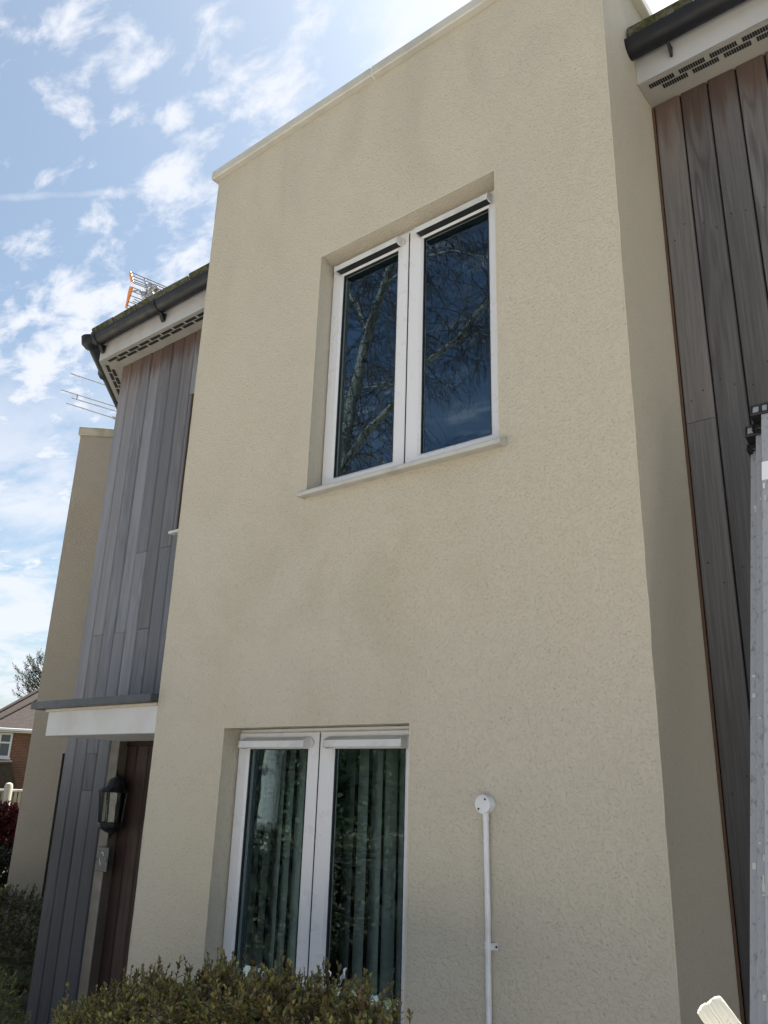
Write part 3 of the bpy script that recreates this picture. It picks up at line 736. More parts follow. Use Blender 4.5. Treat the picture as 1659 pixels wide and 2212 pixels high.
for c, s_ in (((545, 560), .035), ((600, 530), .045), ((660, 575), .04), ((690, 555), .025), ((500, 680), .05), ((450, 640), .03)):
    p = A1(z3(*c)); bm = NB(); box(bm, p.x-s_*.6, p.x+s_*.6, p.y-.03, p.y+.03, p.z-s_*.8, p.z+s_*.8, .008); obj('clamp', bm, M_metal, ta)
bm = NB(); tube(bm, [A1(z3(480, 690)), A1(z3(470, 620)), A1(z3(420, 595)), A1(z3(320, 605))], .012, 6); tube(bm, [A1(z3(590, 600)), A1(z3(610, 680)), A1(z3(600, 740))], .028, 8); obj('boom', bm, M_metal, ta, True)
bm = NB(); p = mp; tube(bm, [(p.x, p.y, -.12), (p.x-.5, p.y, p.z-.55)], .01, 5); obj('stay', bm, M_metal, ta)

tb = thing('television_aerial', 'thin long rod aerial against the sky beyond the left eaves', 'aerial', (-8.95, 3.25, 5.77))
def A2(px): return onY(px, 3.2)-Vector((-8.95, 3.25, 5.77))
c2_ = lambda x, y: ((x*900/1327)/1.8228, (1200+y*1500/2212)/1.8228)
end = A2(c2_(700, 665))
bm = NB()
for p, q in (((408, 398), (690, 492)), ((357, 494), (700, 600)), ((417, 541), (700, 625)), ((387, 571), (680, 664))): rod(bm, A2(c2_(*p)), A2(c2_(*q)), .011)
rod(bm, A2(c2_(450, 522)), A2(c2_(446, 552)), .013)
rod(bm, A2(c2_(660, 655)), A2(c2_(700, 668)), .03); obj('rods', bm, M_metal, tb)
bm = NB(); rod(bm, A2(c2_(700, 490)), A2(c2_(690, 670)), .014); e3 = A2(c2_(690, 670)); tube(bm, [(0, 0, 0), (0, 0, e3.z), (e3.x, e3.y, e3.z)], .02, 8); obj('mast', bm, M_metal, tb)

# ------------------------------------------------------------------ aluminium ladder against the right wing
ld = thing('ladder', 'scuffed aluminium triple extension ladder leaning on the right timber wall', 'ladder')
base = Vector((-.757, -.75, 0)); topv = Vector((-.729, .455, 3.247)); ax = (topv-base).normalized()
sx_ = Vector((1, 0, 0)); sx_ = (sx_-ax*sx_.dot(ax)).normalized(); nx_ = sx_.cross(ax)*-1     # nx_ points to the climber
if nx_.y > 0: nx_ = -nx_
LM = Matrix((sx_, -nx_, ax)).transposed().to_4x4(); LM.translation = base
ld.matrix_world = LM
def lz(z): return (z)/ax.z
secs = [(0.000, .000, lz(3.01), .48), (.0345, -.052, lz(3.06), .48), (.069, -.104, lz(3.065), .48)]
for i, (x0, y0, h, _) in enumerate(secs):
    st = thing_part('ladder_section', ld); wtot = .50-2*x0
    for s in (0, 1):
        bx0 = x0 if s == 0 else .50-x0-.031
        bm = NB(); z0_ = 0 if i == 0 else .12*i
        box(bm, bx0, bx0+.031, y0-.048, y0, z0_, h, .002); obj('stile', bm, M_alu, st)
    n = int((h-.2)/.25)
    for k in range(n):
        bm = NB(); tube(bm, [(x0+.02, y0-.024, .25+.25*k), (.50-x0-.02, y0-.024, .25+.25*k)], .014, 8); obj('rung', bm, M_alu, st, True)
    if i < 2:       # black guide bracket at the head of the section, round the next stile
        bm = NB()
        gx0, gx1 = x0-.004, x0+.031+.032
        box(bm, gx0, gx1, y0-.108, y0-.054, h-.006, h+.007, .002)
        box(bm, gx0, gx1, y0-.108, y0-.054, h+.043, h+.050, .002)
        for q0, q1 in ((gx0, gx0+.006), (x0+.028, x0+.036), (gx1-.005, gx1)): box(bm, q0, q1, y0-.107, y0-.056, h+.0071, h+.0429)
        box(bm, x0-.006, x0+.030, y0-.060, y0+.002, h-.036, h-.0062, .004)
        box(bm, x0-.010, x0-.002, y0-.070, y0-.02, h-.042, h-.010, .003)
        tube(bm, [(x0+.006, y0-.062, h-.036), (x0+.010, y0-.062, h-.055), (x0+.001, y0-.064, h-.062)], .0045, 6)
        obj('guide_bracket', bm, M_blackp, st)
        bm = NB(); box(bm, x0+.004, x0+.026, y0-.100, y0-.062, h+.0072, h+.0428); box(bm, x0+.038, x0+.057, y0-.1, y0-.062, h+.0072, h+.0428); obj('bracket_plate', bm, M_alu, st)
rr = random.Random(5)
bm = NB()
for k in range(26):
    i = rr.randrange(3); x0, y0, h, _ = secs[i]; z_ = rr.uniform(.9, 3.0); w = rr.uniform(.003, .010); hh = rr.uniform(.004, .03); x_ = x0+rr.uniform(.003, .026-w)
    box(bm, x_, x_+w, y0-.0492, y0-.0478, z_, z_+hh)
obj('paint_spots', bm, M_paintspot, ld)['kind'] = 'stuff'
bm = NB(); box(bm, .0705, .0985, -.1535, -.1518, lz(2.75), lz(2.83)); obj('label_sticker', bm, M_white, ld)

# ------------------------------------------------------------------ paint brush held up at the corner
DB = .66
def B_pt(px, d=DB):
    v = fw + rt*((px[0]-829.5)/FPX) + up*((1106-px[1])/FPX); return CAM+v*d
tipL, tipR = B_pt((1503, 2185)), B_pt((1553, 2147)); axp = B_pt((1610, 2245), DB-.01)-B_pt((1528, 2166))
wv = (tipR-tipL); bw = wv.length; wv.normalize(); av = (axp-wv*axp.dot(wv)).normalized(); tv = av.cross(wv)
br = thing('paint_brush', 'cream caked paint brush poking into the bottom right corner', 'paint brush')
BM = Matrix((wv, tv, av)).transposed().to_4x4(); BM.translation = (tipL+tipR)/2; br.matrix_world = BM
def brush_paint():
    m, t, b = mat('wet_cream_paint', (.66, .63, .54), .35); P = N(t, 'ShaderNodeTexCoord').outputs['Object']
    n = noise_(t, scaled(t, P, (420, 420, 28)), 1, 4); f = maprange(t, noise_(t, P, 120, 3), .50, .60)
    s = N(t, 'ShaderNodeSeparateXYZ'); L(t, P, s.inputs[0]); f = math_(t, 'MULTIPLY', f, maprange(t, s.outputs[2], .012, .022))
    L(t, mixc(t, f, (.66, .63, .54), (.07, .075, .11)), b.inputs['Base Color']); bump(t, b, n, .6, .001); return m
M_bp = brush_paint()
h = bw/2
bm = NB(); NBZ = 26
rows = []
prof = [(0.0, .30), (.005, .8), (.016, 1.0), (.032, 1.02)]
for (z_, k_) in prof:
    row = []
    for side in (-1, 1):
        for j in range(NBZ+1):
            u = -h+2*h*j/NBZ; u *= side*-1
            zj = z_+((rr.uniform(-.0010, .0008)+.0020*(abs(u)/h)**6) if z_ == 0 else (.001*(abs(u)/h)**5 if z_ < .01 else 0))
            row.append(bm.verts.new((u*(1.0 if z_ > .003 else .985), side*.0065*k_*(1-.25*(abs(u)/h)**4)*(1+rr.uniform(-.1, .1)), zj)))
    rows.append(row)
n_ = len(rows[0])
for A, B in zip(rows, rows[1:]):
    for j in range(n_): bm.faces.new((A[j], A[(j+1) % n_], B[(j+1) % n_], B[j]))
bm.faces.new(rows[0][::-1]); bm.faces.new(rows[-1])
bmesh.ops.recalc_face_normals(bm, faces=bm.faces[:]); obj('bristles', bm, M_bp, br, True)
bm = NB(); box(bm, -h*1.04, h*1.04, -.0075, .0075, .031, .062, .003); fe = obj('ferrule', bm, M_bp, br)
bm = NB()
for z_ in (.034, .039): box(bm, -h*1.06, h*1.06, -.0083, .0083, z_, z_+.0016, .0006)
obj('ferrule_ridge', bm, M_white, fe)
bm = NB(); tube(bm, [(0, 0, .06), (0, 0, .075), (0, 0, .11), (0, 0, .16), (0, 0, .20)], [.0105, .0085, .0065, .009, .007], 10); obj('handle', bm, M_doorwood, br, True)

# ------------------------------------------------------------------ plants
class Leaves:
    def __init__(s): s.v, s.f, s.c = [], [], []
    def leaf(s, p, d, size, w, col, droop=.25, rnd=random):
        d = d.normalized(); side = d.cross(Vector((rnd.uniform(-.4, .4), rnd.uniform(-.4, .4), 1)))
        if side.length < .05: side = d.orthogonal()
        side.normalize(); nrm = side.cross(d); i = len(s.v); m = p+d*size*.5
        e = tuple(min(1, x*1.25) for x in col)
        if size < .03:
            s.v += [p, m-side*w*.5+nrm*size*.06, m-nrm*size*.05, m+side*w*.5+nrm*size*.06, p+d*size-nrm*size*droop]
            s.f += [(i, i+1, i+2), (i, i+2, i+3), (i+1, i+4, i+2), (i+2, i+4, i+3)]; s.c += [col, e, col, e, e]; return
        m1, m2 = p+d*size*.34, p+d*size*.70-nrm*size*droop*.4
        s.v += [p, m1-side*w*.46+nrm*size*.07, m1, m1+side*w*.46+nrm*size*.07, m2-side*w*.38+nrm*size*.05, m2, m2+side*w*.38+nrm*size*.05, p+d*size-nrm*size*droop]
        s.f += [(i, i+1, i+2), (i, i+2, i+3), (i+1, i+4, i+5, i+2), (i+2, i+5, i+6, i+3), (i+4, i+7, i+5), (i+5, i+7, i+6)]; s.c += [col, e, col, e, e, col, e, e]
    def build(s, name, parent, m=None):
        me = bpy.data.meshes.new(name); me.from_pydata([tuple(v) for v in s.v], [], s.f)
        a_ = me.color_attributes.new('Col', 'FLOAT_COLOR', 'POINT')
        flat = []
        for c in s.c: flat += [c[0], c[1], c[2], 1.]
        a_.data.foreach_set('color', flat); me.materials.append(m or M_leaf)
        o = bpy.data.objects.new(name, me); o['kind'] = 'stuff'; return link(o, parent)
def sprig(Lv, tw, p, d, length, n, size, cols, rnd, w=.58):
    d = d.normalized(); q = p+d*length
    if tw is not None: tube(tw, [p, q], [.0022, .0012], 3, False)
    u = d.orthogonal().normalized(); v = d.cross(u)
    for k in range(n):
        t_ = (k+.5)/n; a_ = k*2.4+rnd.uniform(-.4, .4)
        out = u*math.cos(a_)+v*math.sin(a_)
        dd = d*(.45+.9*t_)+out*(1.05-.55*t_)+Vector((0, 0, .1))
        sz = size*(1.1-.55*t_)*rnd.uniform(.6, 1.35)
        c = rnd.choice(cols); k_ = rnd.uniform(.5, 1.3); Lv.leaf(p+d*length*t_, dd, sz, sz*w, tuple(x*k_ for x in c), rnd.uniform(.05, .35), rnd)
HCOL = [(0.202, 0.203, 0.051), (0.161, 0.157, 0.046), (0.148, 0.115, 0.044), (0.202, 0.144, 0.055), (0.168, 0.108, 0.048), (0.282, 0.275, 0.076), (0.114, 0.112, 0.039), (0.227, 0.184, 0.066)]
def shrub(name, label, pts, parent_loc, cols, n_s, size, rnd, leaves_n=10, slen=.10, cat='shrub', group=None, tops=()):
    """pts(rnd) -> point and outward direction on the shrub's surface (relative to parent_loc)"""
    t = thing(name, label, cat, parent_loc, group=group); Lv = Leaves(); tw = NB()
    for k in range(n_s):
        p, d = pts(rnd); sprig(Lv, tw, p, d, slen*rnd.uniform(.7, 1.3), leaves_n, size, cols, rnd)
    for (p, d, ln) in tops: sprig(Lv, tw, p, d, ln, 16, size*1.05, cols, rnd)
    Lv.build('foliage', t); obj('twigs', tw, M_twig, t)
    st = NB()
    for k in range(7):
        p, d = pts(rnd); a_ = Vector((rnd.uniform(-.12, .12), rnd.uniform(-.1, .1), 0)); tube(st, [a_, a_.lerp(p, .5)+Vector((0, 0, .05)), p], [.014, .009, .004], 5)
    obj('stem', st, M_twig, t)
    return t
# clipped hedge in front of the lower window
rh = random.Random(11)
prof_px = [(60, 2330), (118, 2190), (150, 2160), (250, 2140), (300, 2118), (345, 2100), (400, 2112), (440, 2108), (480, 2085), (520, 2092), (560, 2105), (600, 2098), (640, 2118), (700, 2122), (740, 2128), (790, 2136), (840, 2165), (870, 2240), (890, 2330)]
HY = -.62
prof_xz = [(onY(p, HY).x, onY(p, HY).z-.025) for p in prof_px]
HB = Vector((-2.6, HY, 0))
def htop(x):
    if x <= prof_xz[0][0]: return .2
    for (a0, b0), (a1, b1) in zip(prof_xz, prof_xz[1:]):
        if a0 <= x <= a1: return b0+(b1-b0)*(x-a0)/(a1-a0)
    return .2
xa, xz_ = prof_xz[0][0], prof_xz[-1][0]
def hedge_pts(r_):
    x = r_.uniform(xa+.16, xz_-.10); y = r_.uniform(-.30, .26); zt = htop(x)-.09-1.2*max(0, abs(y)-.12)**1.5
    f = r_.random()
    z = zt-(0 if f < .5 else r_.uniform(0, .42)*(1 if f < .85 else .5))
    if f >= .5: y = -.30+r_.uniform(-.02, .14)+.1*max(0, z-zt+.2)
    if z < .1: z = .1
    nz = noise.noise(Vector((x*5, y*5, z*5)))*.05
    d = Vector((r_.uniform(-.45, .45), r_.uniform(-.5, .35)-(.5 if f >= .5 else 0), 1.0 if f < .5 else .55))
    kk = (y+HY+2.82)/(HY+2.82); zz_ = 1.72+(z+nz-1.72)*(1+(kk-1)*.8)
    return Vector((x*kk-HB.x, y, max(.08, zz_))), d
tops = []
for px, ln in (((610, 2060), .13), ((630, 2085), .1), ((345, 2072), .11), ((480, 2070), .1), ((545, 2078), .09), ((250, 2120), .1), ((295, 2095), .1), ((885, 2182), .14), ((800, 2110), .11), ((750, 2118), .09), ((430, 2098), .1), ((130, 2165), .1), ((180, 2150), .09), ((410, 2085), .1), ((565, 2085), .1), ((690, 2100), .09)):
    q = onY(px, HY)-HB; dd = Vector((rh.uniform(-.12, .12), rh.uniform(-.1, .1), 1)); tops.append((q-dd.normalized()*ln, dd, ln))
for k in range(90):
    xx = rh.uniform(xa+.25, xz_-.12); q = Vector((xx-HB.x, rh.uniform(-.1, .12), htop(xx)-.10)); ln = rh.uniform(.06, .20); tops.append((q, Vector((rh.uniform(-.3, .3), rh.uniform(-.2, .2), 1)), ln))
shrub('hedge', 'low bronze green small leaved hedge under the lower window', hedge_pts, HB, HCOL, 1550, .031, rh, 12, .10, 'hedge', tops=tops)
# darker hedge in front of the neighbouring block
def blob(rx, ry, rz_, z0=0.):
    def f(r_):
        a_ = r_.uniform(0, 2*math.pi); b_ = math.asin(r_.uniform(-.15, 1)); k = r_.uniform(.78, 1.0)
        n = Vector((math.cos(a_)*math.cos(b_), math.sin(a_)*math.cos(b_), math.sin(b_)))
        k *= 1+.18*noise.noise(n*2.3)
        return Vector((n.x*rx*k, n.y*ry*k, z0+max(.03, n.z*rz_*k+.0))), n+Vector((0, 0, .7))
    return f
r2 = random.Random(21)
DCOL = [(.10, .11, .042), (.08, .085, .035), (.12, .125, .045), (.09, .065, .035), (.105, .09, .045)]
shrub('hedge', 'dark green hedge at the foot of the neighbouring rendered block', blob(1.3, .75, .60, .08), Vector((-7.75, 1.25, 0)), DCOL, 1500, .04, r2, 10, .11, 'hedge')
q = onY((-42, 2150), -.35)
shrub('shrub', 'yellow green shrub cut by the left edge of the picture, nearest the path', blob(.22, .3, .62, .12), Vector((q.x-.08, -.35, 0)), [(.17, .18, .05), (.12, .14, .04), (.14, .13, .05)], 260, .04, r2, 10, .10)
RCOL = [(.14, .018, .016), (.10, .014, .014), (.17, .03, .02), (.075, .02, .015)]
shrub('red_shrub', 'dark red leaved shrub beside the neighbouring block, in front of the fence', blob(.75, .75, .55, .72), Vector((-10.75, 2.60, 0)), RCOL, 1500, .07, r2, 10, .14)
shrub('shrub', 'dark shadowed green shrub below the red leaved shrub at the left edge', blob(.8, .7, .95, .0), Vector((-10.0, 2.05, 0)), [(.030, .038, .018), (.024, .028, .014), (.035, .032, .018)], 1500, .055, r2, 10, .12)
# white ornament in the top of the hedge
zc = lambda x, y: ((1000+x*.3918)/1.8228, (3650+y*.3918)/1.8228)
orn = thing('garden_ornament', 'white ornament with pointed tips showing among the hedge leaves', 'ornament', (-2.3, -.36, .72))
oo = Vector((-2.3, -.36, .72))
for pts_ in ([(690, 455), (715, 447), (760, 470), (795, 492), (740, 488), (700, 470)], [(845, 520), (880, 470), (915, 418), (935, 425), (945, 490), (900, 500), (880, 525)], [(400, 520), (440, 528), (520, 580), (515, 630), (480, 625), (470, 580)], [(620, 530), (680, 520), (690, 600), (650, 570)]):
    bm = NB(); f = bm.faces.new([bm.verts.new(onY(zc(*p), -.36)-oo+Vector((0, .02*math.sin(k*1.3), 0))) for k, p in enumerate(pts_)])
    bmesh.ops.triangulate(bm, faces=[f]); bmesh.ops.solidify(bm, geom=bm.faces[:], thickness=.004); obj('petal', bm, M_white, orn)
bm = NB()
for pts_ in ((740, 488), (880, 525), (480, 625), (650, 570)): tube(bm, [(0, 0, 0), onY(zc(*pts_), -.36)-oo], .004, 5)
tube(bm, [(0, 0, -.72), (0, 0, 0)], .005, 5); obj('stake', bm, M_white, orn)

# ------------------------------------------------------------------ far left: fence, brick house, conifer
SD = Vector((-FD.y, FD.x, 0)) * -1         # to the right when looking along FD
def far(d, s, z): 
    p = Vector((CAM.x, CAM.y, 0))+FD*d+SD*s; return Vector((p.x, p.y, z))
ang = math.atan2(SD.y, SD.x)
fc = thing('garden_fence', 'pale picket fence with a rounded post in front of the brick house', 'fence', far(18, 0, 0), (0, 0, ang))
M_pale = dirty('weathered_pale_timber', (.36, .33, .28), (.24, .215, .18), .85, 8, stretch=(1, 1, .2))
M_rail = dirty('white_rail', (.62, .60, .55), (.45, .43, .38), .7, 6)
zt = onD((30, 1706), 18, FD).z
for k in range(46):
    x = -2.2+.075*k
    bm = NB(); box(bm, x, x+.055, .0, .02, zt-1.4, zt-.03, .003); obj('pale', bm, M_pale, fc)
bm = NB(); box(bm, -2.2, 1.3, -.05, .07, zt-.03, zt+.01, .004); obj('rail', bm, M_rail, fc)
s_post = (onD((19, 1700), 18, FD)-far(18, 0, 0)).dot(SD)
bm = NB(); lathe(bm, [(.075, zt-1.5), (.075, zt+.06), (.06, zt+.11), (.02, zt+.13)], 12, Matrix.Translation((s_post, -.1, 0))); obj('post', bm, M_pale, fc, True)

def brick_mat():
    m, t, b = mat('red_brick', (.2, .08, .05), .9); oc = N(t, 'ShaderNodeTexCoord').outputs['Object']
    s = N(t, 'ShaderNodeSeparateXYZ'); L(t, oc, s.inputs[0]); c = N(t, 'ShaderNodeCombineXYZ')
    L(t, math_(t, 'ADD', s.outputs[0], s.outputs[1]), c.inputs[0]); L(t, s.outputs[2], c.inputs[1])
    bt = N(t, 'ShaderNodeTexBrick'); L(t, c.outputs[0], bt.inputs['Vector']); bt.inputs['Scale'].default_value = 1
    bt.inputs['Brick Width'].default_value = .225; bt.inputs['Row Height'].default_value = .075; bt.inputs['Mortar Size'].default_value = .006
    bt.inputs['Color1'].default_value = (.17, .068, .036, 1); bt.inputs['Color2'].default_value = (.11, .042, .026, 1); bt.inputs['Mortar'].default_value = (.25, .19, .14, 1)
    L(t, bt.outputs[0], b.inputs['Base Color']); bump(t, b, bt.outputs[1], .4, -.01); return m
M_brick = brick_mat()
def rooft():
    m, t, b = mat('plain_tile_roof', (.11, .055, .042), .9); oc = N(t, 'ShaderNodeTexCoord').outputs['Object']
    s = N(t, 'ShaderNodeSeparateXYZ'); L(t, oc, s.inputs[0])
    row = math_(t, 'FRACT', math_(t, 'MULTIPLY', s.outputs[2], 7.5))
    c = mixc(t, maprange(t, noise_(t, scaled(t, oc, (5, 5, 7.5)), 1, 3), .35, .7), (.046, .033, .029), (.028, .021, .019))
    c = mixc(t, maprange(t, row, .0, .22, .75, 0), c, (.03, .02, .018)); L(t, c, b.inputs['Base Color']); bump(t, b, row, .9, .04); return m
M_roof2 = rooft()
HD = 45.; hz0 = -1.3; ez = 3.84
bh = thing('brick_house', 'red brick house with brown hipped tile roof and white window, far left', 'house', far(HD, 0, 0), (0, 0, ang+R(4)))
sx0 = -1.35
bm = NB(); box(bm, sx0, 7.5, 0, 8, hz0, ez-.02); obj('brick_wall', bm, M_brick, bh)
def hip(bm, x0, x1, y0, y1, z, rise):
    d = (y1-y0)/2; ym = (y0+y1)/2; a_, b_, c_, d_ = (x0, y0, z), (x1, y0, z), (x1, y1, z), (x0, y1, z); r0, r1 = (x0+d, ym, z+rise), (x1-d, ym, z+rise)
    quad(bm, a_, b_, r1, r0); quad(bm, c_, d_, r0, r1); quad(bm, d_, a_, r0); quad(bm, b_, c_, r1); quad(bm, d_, c_, b_, a_)
    return [Vector(p) for p in (a_, d_, r0, r1)]
bm = NB(); pts_ = hip(bm, sx0-.4, 8, -.4, 5.4, ez, 2.05); rf2 = obj('roof', bm, M_roof2, bh)
bm = NB(); tube(bm, [pts_[0], pts_[2]], .10, 8); tube(bm, [pts_[2], pts_[3]], .10, 8); obj('ridge_tiles', bm, M_roof2, rf2, True)
bm = NB(); p2 = hip(bm, -2.2, 9.5, 2.8, 10.2, ez+.15, 2.75); rf3 = obj('roof', bm, M_roof2, bh)
bm = NB(); tube(bm, [p2[0], p2[2]], .11, 8); tube(bm, [p2[2], p2[3]], .1, 8); obj('ridge_tiles', bm, M_roof2, rf3, True)
bm = NB(); box(bm, sx0-.42, 8, -.50, -.36, ez-.10, ez+.03, .02); obj('gutter', bm, M_upvc, bh)
bm = NB(); box(bm, sx0-.3, 8, -.36, -.03, ez-.16, ez-.11); obj('fascia', bm, M_upvc, bh)
swin = (onD((26, 1600), HD, FD)-far(HD, 0, 0)).dot(SD)
ww = thing_part('window', bh)
bm = NB(); frame_ring(bm, swin-1.25, swin, 2.5, 3.66, .09, .09, .09, .09, -.05, .03); box(bm, swin-.58, swin-.50, -.045, .02, 2.59, 3.57); box(bm, swin-.5, swin-.09, -.04, .02, 3.16, 3.24); obj('frame', bm, M_upvc, ww)
bm = NB(); box(bm, swin-1.16, swin-.09, -.01, .0-.001, 2.59, 3.57); M_pane, _, _ = mat('far_window_pane', (.10, .12, .13), .08); obj('pane', bm, M_pane, ww)
bm = NB(); box(bm, swin-1.3, swin+.05, -.10, .0-.001, 2.42, 2.497); obj('sill', bm, M_upvc, ww)
# small porch with a tiled roof
bm = NB(); zp = onD((14, 1649), HD-3, FD).z; sp = (onD((14, 1649), HD-3, FD)-far(HD, 0, 0)).dot(SD)
quad(bm, (sp-3, -3.2, zp-.15), (sp, -2.6, zp), (sp+.6, -2.4, zp-1.4), (sp-3, -3.6, zp-1.5)); quad(bm, (sp, -2.6, zp), (sp+.1, 0, zp), (sp+.75, 0, zp-1.4), (sp+.6, -2.4, zp-1.4))
pr = obj('porch_roof', bm, M_roof2, bh)
bm = NB(); tube(bm, [(sp-3, -3.2, zp-.12), (sp, -2.6, zp+.03), (sp+.1, 0, zp)], .1, 8); obj('ridge_tiles', bm, M_roof2, pr, True)
bm = NB(); box(bm, sp-3, sp+.55, -2.35, -.01, hz0, zp-1.4); obj('porch_wall', bm, M_brick, bh)

def tree(name, label, base, crown_c, rad, n_clump, leaf, cols, rnd, trunk_r):
    t = thing(name, label, 'tree', base); b = Vector(base); tr = NB(); Lv = Leaves()
    cc = Vector(crown_c)-b; tube(tr, [(0, 0, 0), cc*.5+Vector((.1, 0, 0)), cc+Vector((0, 0, rad.z*.7))], [trunk_r, trunk_r*.75, trunk_r*.15], 8)
    for k in range(n_clump):
        n = Vector((rnd.gauss(0, 1), rnd.gauss(0, 1), rnd.gauss(0, 1))).normalized()*rnd.uniform(.35, 1.)**.5
        n *= 1+.25*noise.noise(n*2)
        p = cc+Vector((n.x*rad.x, n.y*rad.y, n.z*rad.z)); st = Vector((0, 0, p.z*.75+rnd.uniform(-.3, .1)))+cc*.1
        tube(tr, [st, st.lerp(p, .55)+Vector((0, 0, .15)), p], [.05, .03, .008], 4, False)
        d = (p-st).normalized()+Vector((0, 0, .35))
        for j in range(3): sprig(Lv, None, p-d.normalized()*rnd.uniform(0, .5)+Vector((rnd.uniform(-.2, .2), rnd.uniform(-.2, .2), 0)), d+Vector((rnd.uniform(-.5, .5), rnd.uniform(-.5, .5), rnd.uniform(-.2, .3))), .55, 12, leaf, cols, rnd, .32)
    obj('trunk', tr, M_twig, t); Lv.build('crown', t)
    return t
r4 = random.Random(4)
cc = onD((112, 1478), 62, FD)
tree('conifer_tree', 'dark feathery conifer rising behind the brick house roof', (cc.x, cc.y, -2.2), cc, Vector((2.3, 2.3, 2.3)), 150, .22, [(.020, .026, .018), (.028, .032, .022)], r4, .25)

# ------------------------------------------------------------------ behind the photographer (seen in the panes)
def mir(px, Yv): 
    p = onY(px, Yv); return Vector((p.x, .25-p.y, p.z))
YV = 6.5
rb = random.Random(17)
bt_ = thing('birch_tree', 'bare birch with pale trunk and drooping twigs reflected in the upper window', 'tree', mir((560, 1950), YV)*1.0)
bt_.location.z = 0
bo = bt_.location.copy()
tr = NB(); tw = NB()
def limb(px_list, r0, r1, dep=0.):
    pts = [mir(p, YV+dep*(k/len(px_list)))-bo for k, p in enumerate(px_list)]
    # smooth
    out = []
    for a_, b_ in zip(pts, pts[1:]):
        for k in range(4): out.append(a_.lerp(b_, k/4)+Vector((rb.uniform(-.02, .02), 0, 0)))
    out.append(pts[-1]); n = len(out)
    tube(tr, out, [r0+(r1-r0)*k/(n-1) for k in range(n)], 9)
    return out
trunk = [(560, 1975), (572, 1800), (592, 1630), (640, 1430), (690, 1200), (735, 1020), (752, 900), (778, 790), (800, 700), (828, 620), (850, 560), (880, 470)]
tp = limb(trunk, .17, .05)
la = limb([(738, 1010), (790, 935), (860, 865), (910, 790), (985, 735), (1058, 645), (1110, 590), (1180, 520)], .065, .02, -.6)
lb = limb([(795, 720), (770, 660), (735, 590), (710, 520)], .05, .015, .5)
lc = limb([(765, 840), (810, 835), (862, 830), (930, 800)], .025, .01, .6)
ldm = limb([(742, 975), (800, 985), (850, 1010), (905, 1060)], .03, .01, .4)
le = limb([(755, 890), (720, 850), (690, 800), (640, 760)], .03, .01, -.4)
lf = limb([(985, 735), (1030, 720), (1080, 715)], .03, .01, -.3)
lg = limb([(828, 620), (900, 560), (980, 540), (1070, 560)], .03, .008, .5)
lh = limb([(690, 1200), (760, 1120), (800, 1060)], .03, .008, .5)
def twig(p, d, ln, r_, depth):
    pts = [p]; q = p.copy(); d = d.normalized(); n = 5
    for k in range(n):
        d = (d+Vector((rb.uniform(-.28, .28), rb.uniform(-.28, .28), -.20 if depth > 0 else rb.uniform(-.12, .1)))).normalized()
        q = q+d*(ln/n); pts.append(q.copy())
    tube(tw, pts, [r_*(1-.8*k/n)+.0015 for k in range(n+1)], 3, False)
    if depth < 2:
        for k in range(4 if depth == 0 else 3):
            i = rb.randrange(1, n+1); twig(pts[i], d+Vector((rb.uniform(-.9, .9), rb.uniform(-.9, .9), rb.uniform(-.5, .3))), ln*rb.uniform(.45, .75), r_*.55, depth+1)
for pts, cnt in ((tp[14:], 110), (la, 95), (lb, 50), (lc, 34), (ldm, 24), (le, 30), (lf, 22), (lg, 60), (lh, 16)):
    for k in range(cnt):
        p = rb.choice(pts[1:]); twig(p, Vector((rb.uniform(-1, 1), rb.uniform(-1, 1), rb.uniform(-.3, .8))), rb.uniform(.5, 1.3), .006, 0)
obj('trunk', tr, M_birch, bt_, True); c_ = obj('twigs', tw, M_twig, bt_); c_['kind'] = 'stuff'
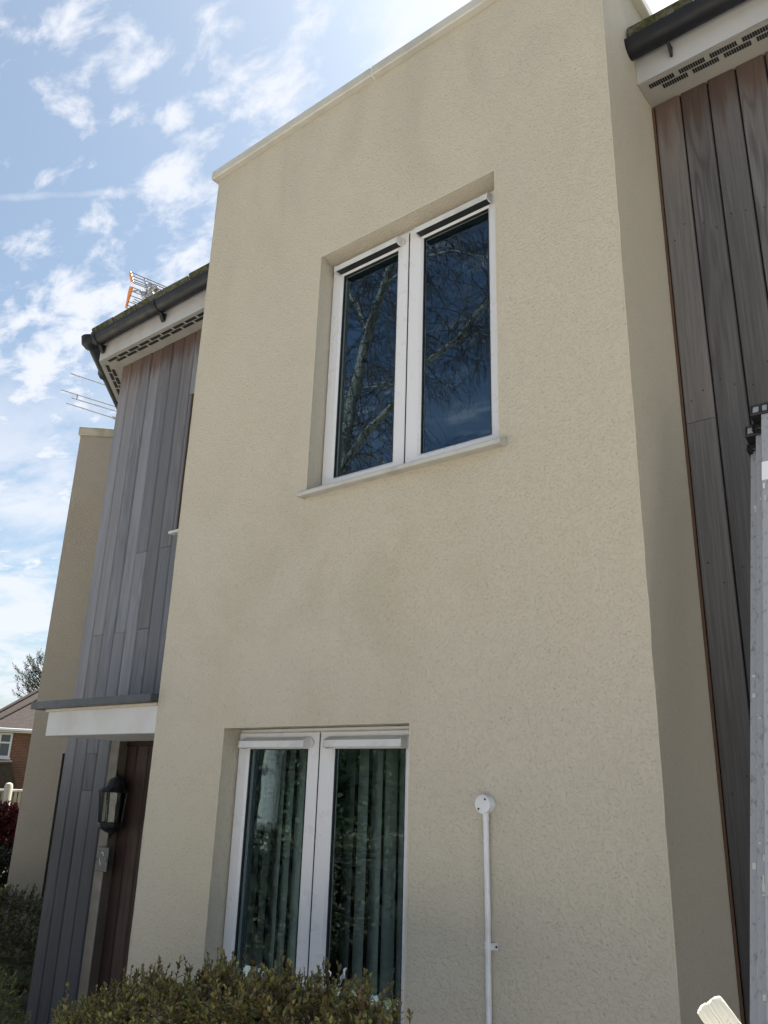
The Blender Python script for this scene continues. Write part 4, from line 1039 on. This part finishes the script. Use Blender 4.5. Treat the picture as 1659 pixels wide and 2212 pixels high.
# tall evergreen hedge across the road
r6 = random.Random(6)
hg = thing('street_hedge', 'tall dark evergreen hedge across the drive, seen only in the lower panes', 'hedge', (-18, -13.2, 0)); Lv = Leaves(); st = NB()
for k in range(5200):
    x = r6.uniform(-17, 17); hh = 3.3+.7*noise.noise(Vector((x*.35, 0, 0)))+.3*noise.noise(Vector((x*1.7, 3, 0))); z = hh*r6.random()**.7; y = .55*noise.noise(Vector((x*.7, z*.9, 5)))+(.4-.1*z)
    c = r6.choice([(.035, .055, .02), (.05, .075, .025), (.025, .04, .016), (.06, .07, .02)])
    for j in range(3): Lv.leaf(Vector((x+r6.uniform(-.12, .12), y+r6.uniform(-.12, .12), z+r6.uniform(-.12, .12))), Vector((r6.uniform(-1, 1), r6.uniform(-.2, 1), r6.uniform(-.6, .9))), r6.uniform(.12, .24), .12, c, .2, r6)
for k in range(12):
    x = -16+k*2.9; tube(st, [(x, -.5, 0), (x+.1, -.5, 1.5), (x, -.5, 3)], [.09, .07, .02], 6)
Lv.build('foliage', hg); obj('stem', st, M_twig, hg)
bm = NB(); box(bm, -17, 17, -.9, -.6, 0, 3.0); M_core = dirty('hedge_inner_growth', (.020, .024, .012), (.012, .012, .008), 1., 3, bs=1., bscale=12); obj('inner_growth', bm, M_core, hg)

# low hedge added behind the photographer to hide bright paving from the panes
rg = random.Random(31)
def gh_pts(r_):
    x = r_.uniform(-1.9, 1.7); z = r_.uniform(.1, 1.0); y = r_.choice((-1, 1))*r_.uniform(.25, .38)
    if r_.random() < .4: z = r_.uniform(1.02, 1.2); y = r_.uniform(-.35, .35)
    return Vector((x, y, z+.05*noise.noise(Vector((x*2, y*3, z*2))))), Vector((r_.uniform(-.5, .5), y*1.5+r_.uniform(-.3, .3), .9))
gh = shrub('added_blocker_hedge', 'low dark hedge added to hide bright paving from the lower window panes', gh_pts, Vector((-6.0, -3.35, 0)), DCOL, 1100, .06, rg, 9, .13, 'hedge')
bm = NB(); box(bm, -1.9, 1.7, -.24, .24, 0, 1.02); obj('inner_growth', bm, M_core, gh)
